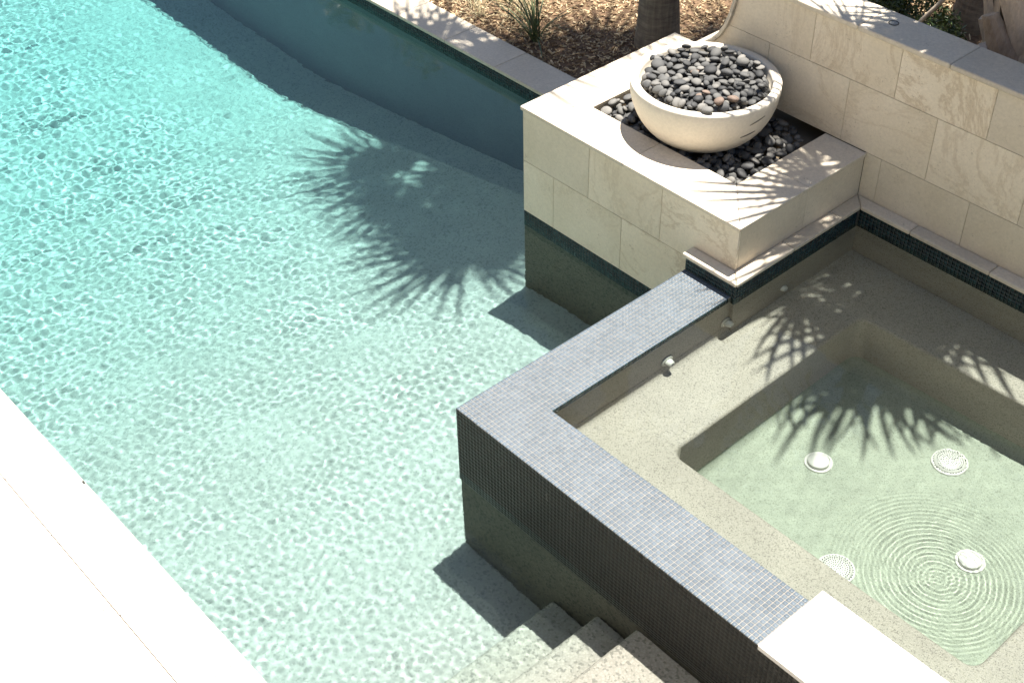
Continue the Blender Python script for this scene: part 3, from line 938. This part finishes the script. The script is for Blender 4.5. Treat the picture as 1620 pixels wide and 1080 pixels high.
def place_pebble(item, me, label, group, cat='pebble'):
    (px, py, pz), rot, sc_ = item
    o = bpy.data.objects.new('pebble', me)
    o.matrix_world = Matrix.Translation((px, py, pz)) @ rot.to_4x4() @ Matrix.Diagonal((*sc_, 1))
    C.objects.link(o)
    return tag(o, label, cat, group)

def joined(name, items, label, cat):
    Vs, Fs, off = [], [], 0
    base = [(np.array([v.co[:] for v in m_.vertices]), np.array([p.vertices[:] for p in m_.polygons])) for m_ in peb_me]
    for i, ((px, py, pz), rot, sc_) in enumerate(items):
        v, f = base[i % len(base)]
        Vs.append((v * np.array(sc_)) @ np.array(rot).T + (px, py, pz)); Fs.append(f + off); off += len(v)
    o = mesh_np(name, np.concatenate(Vs), np.concatenate(Fs), M['pebble'], None, True)
    return tag(o, label, cat, None, 'stuff')

def split_place(items, cnt, n_ind, lab, grp, seed, rest_label):
    order = np.argsort(-cnt)
    vis = [i for i in order if cnt[i] > 3]
    r = random.Random(seed)
    for i in vis[:n_ind]:
        warm = r.random() < 0.035 and grp.startswith('pebbles heaped')
        if warm:
            place_pebble(items[i], r.choice(warm_me), 'reddish brown pebble among the grey ones heaped in the bowl', 'brown pebbles in the bowl')
        else:
            place_pebble(items[i], r.choice(peb_me), lab, grp)
    rest = [items[i] for i in vis[n_ind:]] + [items[i] for i in order if cnt[i] <= 3][:160]
    joined('pebbles', rest, rest_label, 'pebbles')
split_place(heap, hcnt, 180, 'smooth grey pebble heaped in the cream bowl', 'pebbles heaped in the bowl', 5, 'half buried grey pebbles filling the gaps in the bowl heap')
split_place(bed, bcnt, 115, 'smooth dark pebble in the bed round the foot of the bowl', 'pebbles in the bed round the bowl', 6, 'half buried pebbles between those of the bed round the bowl')
# one flat pebble left on the rim
ang = R(-47)
rp = Vector((BC.x + (BR - 0.045) * math.cos(ang), BC.y + (BR - 0.045) * math.sin(ang), BZ + 0.019))
o = place_pebble((tuple(rp), Matrix.Rotation(R(8), 3, 'X') @ Matrix.Rotation(0.4, 3, 'Z'), (0.036, 0.030, 0.018)), peb_me[1], 'flat charcoal pebble resting on the right front rim of the bowl', None)

# ------------------------------------------------------------------ garden, palms and house
# ------------------------------------------------------------------ garden: ground, mulch
def noise_mat(name, c1, c2, scale, rough=0.8, spec=0.3, det=5):
    m, nt, b = new_mat(name, rough, spec)
    geo = N(nt, 'ShaderNodeNewGeometry')
    t = N(nt, 'ShaderNodeTexNoise', Scale=scale, Detail=det, Roughness=0.65)
    nt.links.new(geo.outputs['Position'], t.inputs['Vector'])
    nt.links.new(ramp(nt, t.outputs['Fac'], [(0.32, c1), (0.68, c2)]), b.inputs['Base Color'])
    bump(nt, b, t.outputs['Fac'], 0.4, 0.01)
    return m
M['soil'] = noise_mat('brown_soil', (0.08, 0.048, 0.028), (0.19, 0.12, 0.068), 28)
m, nt, b = new_mat('bark_chips', 0.8, 0.25)
geo = N(nt, 'ShaderNodeNewGeometry')
nt.links.new(ramp(nt, geo.outputs['Random Per Island'], [(0.0, (0.09, 0.05, 0.028)), (1.0, (0.66, 0.53, 0.34)), (0.35, (0.24, 0.16, 0.09)), (0.7, (0.42, 0.31, 0.185))]), b.inputs['Base Color'])
M['chips'] = m
GZ = -0.385
N_ = 130
gx = np.concatenate([[-60, -25], np.linspace(-11, 7, N_), [25, 60]])
gy = np.concatenate([np.linspace(3.262, 9.5, 80), [16, 30, 70]])
GX, GY = np.meshgrid(gx, gy, indexing='ij')
GH = GZ - 0.012 + 0.02 * np.sin(2.3 * GX + 1) * np.sin(1.9 * GY) + 0.012 * np.sin(7 * GX) * np.sin(6.1 * GY + 2)
idx = np.arange(GX.size).reshape(GX.shape)
Fq = np.stack([idx[:-1, :-1], idx[1:, :-1], idx[1:, 1:], idx[:-1, 1:]], -1).reshape(-1, 4)
gr = mesh_np('ground', np.stack([GX.ravel(), GY.ravel(), GH.ravel()], -1), Fq, M['soil'], None, True)
gr['kind'] = 'structure'
def ground_z(x, y):
    return GZ - 0.012 + 0.02 * np.sin(2.3 * x + 1) * np.sin(1.9 * y) + 0.012 * np.sin(7 * x) * np.sin(6.1 * y + 2)

def slivers(name, n, x0, x1, y0, y1, lmin, lmax, m, label, cat, seed):
    r = np.random.default_rng(seed)
    x = r.uniform(x0, x1, n); y = r.uniform(y0, y1, n)
    z = ground_z(x, y) + r.uniform(0.0, 0.016, n)
    L = r.uniform(lmin, lmax, n) / 2; Wd = L * r.uniform(.15, .5, n); T = r.uniform(.0015, .004, n)
    az = r.uniform(0, 6.28, n); tl = r.normal(0, .28, n); rl = r.normal(0, .5, n)
    ca, sa, ct, st_ = np.cos(az), np.sin(az), np.cos(tl), np.sin(tl)
    u = np.stack([ca * ct, sa * ct, st_], 1)
    v = np.stack([-sa * np.cos(rl), ca * np.cos(rl), np.sin(rl)], 1)
    w = np.cross(u, v)
    V = []
    for a, b_, c_ in ((-1, -.7, -1), (1, -.5, -1), (.8, .8, -1), (-.9, .6, -1), (-1, -.7, 1), (1, -.5, 1), (.8, .8, 1), (-.9, .6, 1)):
        V.append(np.stack([x, y, z], 1) + a * L[:, None] * u + b_ * Wd[:, None] * v + c_ * T[:, None] * w)
    V = np.stack(V, 1).reshape(-1, 3)
    base = np.array([(4, 5, 6, 7), (0, 1, 5, 4), (1, 2, 6, 5), (2, 3, 7, 6), (3, 0, 4, 7)])
    Fq = (np.arange(n)[:, None, None] * 8 + base[None]).reshape(-1, 4)
    return tag(mesh_np(name, V, Fq, m), label, cat, None, 'stuff')
slivers('bark_mulch', 26000, -5.6, -0.9, 3.285, 6.6, 0.014, 0.055, M['chips'], 'loose tan bark mulch on the ground behind the pool', 'mulch', 1)
slivers('bark_mulch', 7000, -1.9, 3.2, 3.30, 7.2, 0.02, 0.07, M['chips'], 'shaded bark mulch behind the tall limestone wall', 'mulch', 2)

# ------------------------------------------------------------------ fan palms
def leaf_mat(name, c1, c2, rough=0.5, trans=0.0):
    m, nt, b = new_mat(name, rough, 0.4)
    oi = N(nt, 'ShaderNodeObjectInfo'); geo = N(nt, 'ShaderNodeNewGeometry')
    rr = mth(nt, 'FRACT', mth(nt, 'ADD', oi.outputs['Random'], geo.outputs['Random Per Island']))
    nt.links.new(ramp(nt, rr, [(0.0, c1), (1.0, c2)]), b.inputs['Base Color'])
    return m
M['frond'] = leaf_mat('palm_leaf', (0.045, 0.085, 0.025), (0.085, 0.13, 0.04))
M['stem'] = flat('palm_stalk', (0.16, 0.17, 0.06), 0.5)

def fan_mesh(seed, Rad=0.85, spread=205, nseg=17, pet=0.7):
    r = random.Random(seed)
    V, Fc = [], []
    for i in range(nseg):
        t_ = i / (nseg - 1)
        a = R(-spread / 2 + spread * t_) + r.uniform(-.02, .02)
        L = Rad * (0.68 + 0.32 * math.cos((t_ - .5) * 2.3)) * r.uniform(.78, 1.08)
        half = R(spread) / (nseg - 1) / 2
        if r.random() < 0.09: L *= r.uniform(.45, .7)
        droop = r.uniform(.06, .5)
        twist = r.uniform(-.6, .6) * 20 / nseg
        prev = None
        for s_, wf in ((0.03, 1.0), (0.2, 1.0), (0.33, 0.98), (0.48, 0.74), (0.68, 0.58), (0.87, 0.34), (1.0, 0.02)):
            rad = L * s_
            wd = min(rad, L * 0.36) * math.tan(half) * wf * 1.02 if s_ > .35 else rad * math.tan(half) * wf * 1.02
            zc = 0.06 * s_ - droop * max(0, s_ - .45) ** 1.6 * L * 1.4
            aa = a + twist * max(0, s_ - .55) * .35
            cx, cy = rad * math.cos(aa), rad * math.sin(aa)
            nx_, ny_ = -math.sin(aa), math.cos(aa)
            k = len(V)
            V += [(cx + nx_ * wd, cy + ny_ * wd, zc - wd * .35), (cx, cy, zc), (cx - nx_ * wd, cy - ny_ * wd, zc - wd * .35)]
            if prev is not None:
                Fc += [(prev, prev + 1, k + 1, k), (prev + 1, prev + 2, k + 2, k + 1)]
            prev = k
    nb = len(Fc)
    # stalk
    for sgn in (0,):
        k0 = len(V)
        for q in range(5):
            xx = -pet + pet * q / 4 * 1.02
            hw = 0.020 - 0.011 * q / 4
            zz = -0.05 * math.sin(math.pi * q / 4) * -1
            V += [(xx, -hw, zz), (xx, hw, zz), (xx, 0, zz - hw * 1.1)]
            if q:
                a_, b_ = k0 + 3 * (q - 1), k0 + 3 * q
                for e_ in range(3): Fc.append((a_ + e_, a_ + (e_ + 1) % 3, b_ + (e_ + 1) % 3, b_ + e_))
    me = bpy.data.meshes.new('frond')
    me.from_pydata(V, [], Fc)
    me.materials.append(M['frond']); me.materials.append(M['stem'])
    for i, p in enumerate(me.polygons): p.material_index = 0 if i < nb else 1
    return me
fans = [fan_mesh(i, 0.85 * q[1], q[2], q[0]) for i, q in enumerate(((17, 1.0, 205), (26, 0.95, 230), (20, 1.05, 190), (30, 1.0, 220), (22, .9, 205)))]

def frond(parent, base, az, el, roll=0.0, size=1.0, k=0, ps=1.0):
    """BASE: where the stalk leaves the crown; the blade's hub lies one stalk length out"""
    o = bpy.data.objects.new('frond', fans[k % 5])
    C.objects.link(o)
    Mx = Matrix.Translation(Vector(base)) @ Matrix.Rotation(R(az), 4, 'Z') @ Matrix.Rotation(R(-el), 4, 'Y') @ Matrix.Rotation(R(roll), 4, 'X') @ Matrix.Scale(size, 4) @ Matrix.Translation(Vector((0.7 * ps, 0, 0)))
    o.parent = parent
    o.matrix_parent_inverse = Matrix.Translation(parent.location).inverted()
    o.matrix_basis = Mx
    return o

def tube(name, path, radii, n, m, parent, wob=0.0, seed=0):
    r = random.Random(seed)
    bm = bmesh.new()
    rings_ = []
    for i, (p, rad) in enumerate(zip(path, radii)):
        p = Vector(p)
        d = (Vector(path[min(i + 1, len(path) - 1)]) - Vector(path[max(i - 1, 0)])).normalized()
        a = d.orthogonal().normalized(); b_ = d.cross(a)
        rg = []
        for j in range(n):
            t_ = 2 * math.pi * j / n
            rr = rad * (1 + r.uniform(-wob, wob))
            rg.append(bm.verts.new(p + a * rr * math.cos(t_) + b_ * rr * math.sin(t_)))
        rings_.append(rg)
    # keep rings aligned
    for a, b_ in zip(rings_[:-1], rings_[1:]):
        best = min(range(n), key=lambda s_: sum((a[j].co - b_[(j + s_) % n].co).length for j in range(0, n, 4)))
        for j in range(n):
            bm.faces.new((a[j], a[(j + 1) % n], b_[(j + 1 + best) % n], b_[(j + best) % n]))
    bm.faces.new(rings_[0]); bm.faces.new(rings_[-1])
    return from_bm(name, bm, m, parent, True)

m, nt, b = new_mat('palm_bark', 0.85, 0.2)
geo = N(nt, 'ShaderNodeNewGeometry')
mp = N(nt, 'ShaderNodeMapping'); mp.inputs['Scale'].default_value = (6, 6, 30)
nt.links.new(geo.outputs['Position'], mp.inputs[0])
t = N(nt, 'ShaderNodeTexNoise', Scale=1.2, Detail=7, Roughness=0.7); nt.links.new(mp.outputs[0], t.inputs['Vector'])
mp2 = N(nt, 'ShaderNodeMapping'); mp2.inputs['Scale'].default_value = (40, 40, 3)
nt.links.new(geo.outputs['Position'], mp2.inputs[0])
t2 = N(nt, 'ShaderNodeTexNoise', Scale=1.0, Detail=4); nt.links.new(mp2.outputs[0], t2.inputs['Vector'])
cb = mix(nt, 1.0, ramp(nt, t.outputs['Fac'], [(0.3, (0.12, 0.10, 0.08)), (0.7, (0.27, 0.235, 0.19))]), ramp(nt, t2.outputs['Fac'], [(0.3, (0.75,) * 3), (0.7, (1.1,) * 3)]), 'MULTIPLY')
nt.links.new(cb, b.inputs['Base Color'])
bump(nt, b, mth(nt, 'ADD', t.outputs['Fac'], t2.outputs['Fac']), 0.6, 0.012)
M['bark'] = m

def palm(base, top, r0, r1, label, nfr, seed, fsize=1.0, name='fan_palm', extra=(), zlo=-25, zhi=88, skip=None):
    p = empty(name, base, label, 'palm tree', 'fan palms in the garden')
    rr = random.Random(seed)
    n = 70
    path, rad = [], []
    b0_, t0_ = Vector(base), Vector(top)
    for i in range(n):
        t_ = i / (n - 1)
        q = b0_.lerp(t0_, t_)
        q.x += (1 - (1 - t_) ** 1.0) * 0
        e_ = t_ ** 1.6
        q.x = b0_.x + (t0_.x - b0_.x) * e_; q.y = b0_.y + (t0_.y - b0_.y) * e_
        path.append(q - Vector((0, 0, 0.1)) if i == 0 else q)
        rad.append((r0 + (r1 - r0) * min(1, t_ * 1.3)) * (1 + 0.28 * math.exp(-t_ * 22)) * (1 + (0.012 if i % 2 else -0.008)))
    tube('trunk', path, rad, 26, M['bark'], p, 0.012, seed)
    for k in range(nfr):
        az = k * 137.5 + rr.uniform(-14, 14)
        if skip and skip[0] < az % 360 < skip[1] and k > 6: continue
        el = zhi - (zhi - zlo) * (k / nfr) ** 0.8 + rr.uniform(-8, 8)
        inner = k % 3 == 0
        frond(p, t0_ + Vector((0, 0, -0.12 * k / nfr)), az, el if not inner else rr.uniform(5, 35), rr.uniform(-30, 30), fsize * rr.uniform(.9, 1.1) * (0.9 if inner else 1), k, rr.uniform(.1, .4) if inner else rr.uniform(.7, 1.05))
    for e_ in extra:
        frond(p, *e_)
    return p
palm((-2.46, 4.14, GZ), (-3.0, 4.25, 5.9), 0.150, 0.125, 'slender grey palm trunk rising from the mulch behind the bowl', 13, 1, 0.86, zlo=-30, zhi=88, skip=(100, 178), extra=[
    ((-3.0, 4.25, 5.8), -49, 2, 0, 1.34, 1), ((-3.0, 4.25, 5.8), -38, 6, 12, 1.12, 4), ((-3.0, 4.25, 5.7), -58, -4, -10, 1.15, 0), ((-3.0, 4.25, 5.8), -80, 0, 5, 0.92, 2), ((-3.0, 4.25, 5.8), -100, 4, 0, 0.8, 4),
    ((-3.0, 4.25, 5.8), 232, 0, 0, 0.98, 0), ((-3.0, 4.25, 5.75), 190, 2, 0, 1.30, 2), ((-3.0, 4.25, 5.75), 204, -5, 0, 1.18, 3), ((-3.0, 4.25, 5.75), 176, -2, 8, 1.15, 1), ((-3.0, 4.25, 5.75), -10, -5, 0, 1.0, 1),
    ((-3.0, 4.25, 5.8), 40, 0, 0, 1.1, 0, 0.7), ((-3.0, 4.25, 5.8), 80, 4, 0, 1.0, 2, 0.5), ((-3.0, 4.25, 5.8), 8, -3, 0, 1.15, 3, 0.8), ((-3.0, 4.25, 5.8), 150, 4, 0, 1.1, 4, 0.4), ((-3.0, 4.25, 5.8), 120, 2, 0, 1.0, 0, 0.3),
    ((-3.0, 4.25, 5.8), 60, -4, 0, 1.1, 3, 0.3), ((-3.0, 4.25, 5.8), 20, 0, 0, 1.1, 1, 0.2)])
palm((-1.35, 5.55, GZ), (-2.55, 4.95, 6.6), 0.150, 0.12, 'grey palm trunk standing behind the swept end of the limestone wall', 32, 2, 1.05, zlo=-30, zhi=88)
p2 = palm((0.74, 4.02, GZ), (0.5, 3.98, 3.95), 0.22, 0.20, 'thick palm trunk clad in big crossed leaf boots behind the right end of the wall', 22, 3, 1.0, zlo=-20, zhi=88, skip=(160, 240), extra=[
    ((0.5, 3.98, 3.6), -101, -4, 0, 1.12, 1), ((0.5, 3.98, 3.9), -128, 12, 0, 0.9, 3), ((0.5, 3.98, 3.8), -55, 2, 0, 0.92, 2), ((0.5, 3.98, 3.8), -33, 4, 0, 0.80, 3), ((0.5, 3.98, 3.7), -80, -4, 0, 0.78, 4), ((0.5, 3.98, 3.75), -14, 0, 0, 0.95, 0), ((0.5, 3.98, 3.9), -60, 5, 0, 0.65, 0), ((0.5, 3.98, 3.9), 105, 8, 0, 1.1, 1), ((0.5, 3.98, 3.9), 140, 8, 0, 1.15, 2)])
palm((-0.2, 7.3, GZ), (-0.55, 7.0, 6.3), 0.15, 0.12, 'farthest palm, added to shade the mulch behind the tall wall', 30, 5, 1.15)  # added for the shade its crown throws behind the wall
palm((-0.95, 6.25, GZ), (-1.5, 5.95, 6.4), 0.15, 0.12, 'palm added to shade the mulch, midway behind the swept wall end and the far palm', 24, 8, 1.1)  # another palm added so that its crown darkens the mulch
# crossed boots on the thick trunk
m, nt, b = new_mat('leaf_boot', 0.8, 0.25)
geo = N(nt, 'ShaderNodeNewGeometry'); oi = N(nt, 'ShaderNodeObjectInfo')
mp = N(nt, 'ShaderNodeMapping'); mp.inputs['Scale'].default_value = (30, 30, 8); nt.links.new(geo.outputs['Position'], mp.inputs[0])
t = N(nt, 'ShaderNodeTexNoise', Scale=1.0, Detail=6, Roughness=0.7); nt.links.new(mp.outputs[0], t.inputs['Vector'])
cb = mix(nt, 1.0, ramp(nt, oi.outputs['Random'], [(0.0, (0.42, 0.33, 0.25)), (1.0, (0.66, 0.57, 0.47))]), ramp(nt, t.outputs['Fac'], [(0.3, (0.6,) * 3), (0.7, (1.15,) * 3)]), 'MULTIPLY')
nt.links.new(cb, b.inputs['Base Color']); bump(nt, b, t.outputs['Fac'], 0.5, 0.006)
M['boot'] = m
bm = bmesh.new()
prof_b = [(0.0, 0.135, 0.0), (0.15, 0.125, 0.004), (0.32, 0.10, 0.012), (0.50, 0.07, 0.03), (0.60, 0.055, 0.05), (0.62, 0.05, 0.05)]
prev = None
for (u_, hw, out_) in prof_b:
    rg = [bm.verts.new((out_ + 0.0, -hw, u_)), bm.verts.new((out_ + 0.028, -hw * .5, u_)), bm.verts.new((out_ + 0.036, 0, u_)), bm.verts.new((out_ + 0.028, hw * .5, u_)), bm.verts.new((out_, hw, u_)), bm.verts.new((out_ - 0.03, 0, u_))]
    if prev:
        for j in range(6): bm.faces.new((prev[j], prev[(j + 1) % 6], rg[(j + 1) % 6], rg[j]))
    else: bm.faces.new(rg)
    prev = rg
bm.faces.new(prev)
bmesh.ops.recalc_face_normals(bm, faces=bm.faces[:])
bme = bpy.data.meshes.new('leaf_boot'); bm.to_mesh(bme); bm.free(); bme.materials.append(M['boot'])
k = 0
z = 0.0
rb = random.Random(4)
while z < 3.7:
    for j in range(6):
        a = 360 / 6 * j + (30 if k % 2 else 0) + k * 5
        tt = (z - GZ) / (3.95 - GZ)
        cx = 0.74 + (0.5 - 0.74) * tt ** 1.6; cy = 4.02 - .04 * tt
        lean = 30 if k % 2 else -30
        o = bpy.data.objects.new('leaf_boot', bme); C.objects.link(o); o.parent = p2
        o.matrix_parent_inverse = Matrix.Translation(p2.location).inverted()
        o.matrix_basis = Matrix.Translation((cx, cy, z)) @ Matrix.Rotation(R(a), 4, 'Z') @ Matrix.Translation((0.235 + (0.018 if k % 2 else 0), 0, 0)) @ Matrix.Rotation(R(lean + rb.uniform(-5, 5)), 4, 'X') @ Matrix.Rotation(R(rb.uniform(-3, 4)), 4, 'Y')
    z += 0.20; k += 1

# ------------------------------------------------------------------ small plants
def blade_mesh(seed, L, w, curve, m):
    r = random.Random(seed)
    V, Fc = [], []
    n = 7
    for i in range(n):
        t_ = i / (n - 1)
        x = L * (math.sin(curve * t_) / curve); z = L * (1 - math.cos(curve * t_)) / curve
        hw = w * (0.5 + 0.7 * t_ - 1.2 * t_ ** 2 + 0.02)
        V += [(x, -hw, z + hw * .4), (x, 0, z), (x, hw, z + hw * .4)]
        if i: 
            k = 3 * i
            Fc += [(k - 3, k - 2, k + 1, k), (k - 2, k - 1, k + 2, k + 1)]
    me = bpy.data.meshes.new('leaf'); me.from_pydata(V, [], Fc); me.materials.append(m)
    return me
M['blade'] = leaf_mat('strappy_leaf', (0.06, 0.09, 0.035), (0.14, 0.17, 0.08))
M['dry'] = leaf_mat('dry_grass_blade', (0.30, 0.25, 0.13), (0.48, 0.42, 0.26))
blades = [blade_mesh(i, 0.52, 0.011, -0.45 - .18 * i, M['blade']) for i in range(4)]
dryb = [blade_mesh(i, 0.34, 0.004, -0.7 - .25 * i, M['dry']) for i in range(3)]
def tussock(name, loc, n, meshes, label, cat, seed, smin=.7, smax=1.1, emin=35, emax=88, spread=.04):
    t_ = empty(name, loc, label, cat)
    r = random.Random(seed)
    for i in range(n):
        o = bpy.data.objects.new('leaf', r.choice(meshes)); C.objects.link(o); o.parent = t_
        az = r.uniform(0, 360); el = emin + (emax - emin) * r.random() ** .8
        rr = r.uniform(0, spread); aa = r.uniform(0, 6.28)
        o.matrix_basis = Matrix.Translation((rr * math.cos(aa), rr * math.sin(aa), 0)) @ Matrix.Rotation(R(az), 4, 'Z') @ Matrix.Rotation(R(-el), 4, 'Y') @ Matrix.Scale(r.uniform(smin, smax), 4)
    return t_
tussock('spiky_plant', (-3.20, 3.50, GZ), 46, blades, 'green spiky plant with upright narrow leaves growing behind the pool coping', 'plant', 1)
tussock('spiky_plant', (-3.82, 3.78, GZ), 16, blades, 'smaller leaning spiky plant beside the big one near the pool coping', 'plant', 2, .5, .85, 25, 75)
r_ = random.Random(9)
for i in range(9):
    tussock('dry_grass_tuft', (-3.55 - r_.random() * 1.2, 3.36 + r_.random() * .75, GZ), 40, dryb, 'tuft of dry straw coloured grass in the sunlit mulch', 'grass tuft', 20 + i, .6, 1.1, 10, 85, .07)

for o in [o for o in C.objects if o.name.startswith('dry_grass_tuft')]: o['group'] = 'dry grass tufts by the pool coping'

def leaf_cloud(name, centre, rad, n, size, m, parent, seed, flat_=1.0, clumps=14):
    r = np.random.default_rng(seed)
    cc = r.normal(0, 1, (clumps, 3)); cc /= np.linalg.norm(cc, axis=1)[:, None]; cc *= r.uniform(.35, .8, (clumps, 1))
    w = r.integers(0, clumps, n)
    d = r.normal(0, 1, (n, 3)); d /= np.linalg.norm(d, axis=1)[:, None]
    p = cc[w] + d * (r.uniform(.15, 1, (n, 1)) ** .5) * .38
    p = p * np.array(rad) + np.array(centre)
    a = r.normal(0, 1, (n, 3)); a /= np.linalg.norm(a, axis=1)[:, None]
    b_ = np.cross(a, r.normal(0, 1, (n, 3))); b_ /= np.linalg.norm(b_, axis=1)[:, None]
    c_ = np.cross(a, b_)
    L = size * r.uniform(.6, 1.3, (n, 1)); Wd = L * .42
    V = np.stack([p - a * L, p + b_ * Wd + c_ * Wd * .2, p + a * L, p - b_ * Wd + c_ * Wd * .2], 1).reshape(-1, 3)
    Fq = np.arange(4 * n).reshape(-1, 4)
    o = mesh_np(name, V, Fq, m, parent); o['kind'] = 'stuff'
    return o
M['shrub'] = leaf_mat('shrub_leaf', (0.025, 0.045, 0.015), (0.075, 0.11, 0.035), 0.35)
M['tree'] = leaf_mat('glint_tree_leaf', (0.02, 0.035, 0.012), (0.45, 0.42, 0.24), 0.22)  # pale straw end stands in for sun glints on the leaves
def shrub(loc, rad, n, size, label, seed, m='shrub', cat='shrub', name='shrub'):
    s_ = empty(name, loc, label, cat)
    r = random.Random(seed)
    c_ = Vector(loc) + Vector((0, 0, rad[2] * .95))
    for i in range(6):
        e_ = c_ + Vector((r.uniform(-.6, .6) * rad[0], r.uniform(-.6, .6) * rad[1], r.uniform(-.2, .6) * rad[2]))
        b_ = Vector(loc) + Vector((r.uniform(-.04, .04), r.uniform(-.04, .04), -.03))
        tube('stem', [b_, b_.lerp(e_, .5) + Vector((0, 0, .05)), e_], [0.02 * rad[2] + .006, 0.012 * rad[2] + .004, 0.004], 7, M['bark'], s_, .05, seed + i)
    leaf_cloud('crown', tuple(c_), rad, n, size, M[m], s_, seed)
    return s_
shrub((-0.08, 4.10, GZ), (0.36, 0.40, 0.66), 9000, 0.021, 'dark green small-leaved shrub in the shade behind the tall wall', 1)
shrub((0.22, 3.72, GZ), (0.22, 0.26, 0.60), 4500, 0.020, 'dark shrub pressed against the booted palm trunk behind the wall', 2)
shrub((-0.62, 4.60, GZ), (0.40, 0.40, 0.55), 7000, 0.022, 'low leafy shrub farther back in the mulch behind the wall', 3)
for i, (x, y, rx, h, lab) in enumerate(((-9.0, 6.7, 1.7, 2.15, 'bushy tree beyond the pool mirrored in its water'), (-7.1, 6.9, 1.4, 1.5, 'lower bushy tree right of the tall mirrored one'), (-12.5, 7.5, 2.0, 1.7, 'wide bushy tree at the far end of the pool'))):
    shrub((x, y, GZ), (rx, rx * .8, h), 9000, 0.065, lab, 40 + i, 'tree', 'tree', 'bushy_tree')
# stick leaning behind the wall
tw_ = tube('dead_stick', [(-0.62, 4.25, 0.10), (-0.35, 4.2, 0.45), (-0.15, 4.28, 0.78), (-0.02, 4.4, 1.0)], [0.022, 0.018, 0.014, 0.008], 8, M['boot'], None, .08, 3)
tag(tw_, 'dry brown stick leaning through the shrub behind the wall', 'stick')
# boulder at the trunk foot
bm = bmesh.new(); bmesh.ops.create_icosphere(bm, subdivisions=3, radius=1)
for v in bm.verts:
    d = v.co.copy(); f = 1 + .08 * math.sin(3 * d.x + 1) + .07 * math.sin(4 * d.y) + .04 * math.sin(9 * d.z + 3 * d.x)
    v.co = Vector((d.x * .42 * f, d.y * .2 * f, d.z * .42 * f))
bmesh.ops.translate(bm, verts=bm.verts[:], vec=(0.98, 3.56, 0.42))
bo = from_bm('boulder', bm, M['boot'], None, True)
bo2 = tag(bo, 'rounded tan rock just behind the wall cap at the right', 'rock')

# unseen trees added round the pool to cut low sky light
for i, (x, y, rx, h) in enumerate(((1.5, 11.0, 2.6, 3.2), (6.5, 9.5, 2.6, 3.4), (10.5, 5.5, 2.6, 3.2), (-3.5, 12.5, 2.4, 2.6), (11.5, 0.5, 2.4, 3.0), (-17.5, -1.0, 2.4, 2.2))):
    o_ = shrub((x, y, GZ), (rx, rx, h), 9000, 0.12, 'unseen tree added to cut low sky light, ' + ('behind the tall wall', 'behind the right end of the tall wall', 'beyond the far right side of the spa', 'behind the palms', 'at the right end of the deck', 'past the far end of the pool')[i], 60 + i, 'tree', 'tree', 'sky_block_tree')
    o_['group'] = 'unseen trees added to cut sky light'

# unseen house behind the camera, added to bounce warm light: pale stucco, tall windows, a flat eave
M['stucco'] = noise_mat('warm_fill_stucco', (0.52, 0.45, 0.35), (0.60, 0.53, 0.43), 6)
M['glass'] = flat('added_house_window_glass', (0.02, 0.025, 0.03), 0.03)
M['frame'] = flat('added_house_window_frame', (0.06, 0.05, 0.04), 0.4)
h = empty('added_house', (-1, -5.2, ZD), 'unseen sand stucco house added for warm bounce light on the deck side', 'added_house')
box('wall', (-9, -9.5, ZD - 0.05), (8, -5.0, 6.6), M['stucco'], h)
box('added_house_eave', (-9.4, -9.9, 6.602), (8.4, -4.5, 6.85), M['stucco'], h)
for x in (-7.2, -3.4, 0.4, 4.2):
    for z0, z1 in ((ZD, 2.1), (3.3, 5.8)):
        f_ = box('window', (x, -5.0 + 0.001, z0), (x + 1.7, -4.96, z1), M['frame'], h)
        for k_ in range(2):
            q_ = box('pane', (x + 0.06 + 0.8 * k_, -4.959, z0 + 0.06), (x + 0.84 + 0.8 * k_, -4.952, z1 - 0.06), M['glass'], None)
            q_.parent = f_

# a scrap of leaf lying on the pool edge of the deck
sc_ = box('leaf_scrap', (-1.205, YD - 0.010, ZD + 0.0005), (-1.182, YD - 0.001, ZD + 0.006), M['hole'])
tag(sc_, 'tiny dark leaf scrap on the pool edge of the white deck', 'debris')
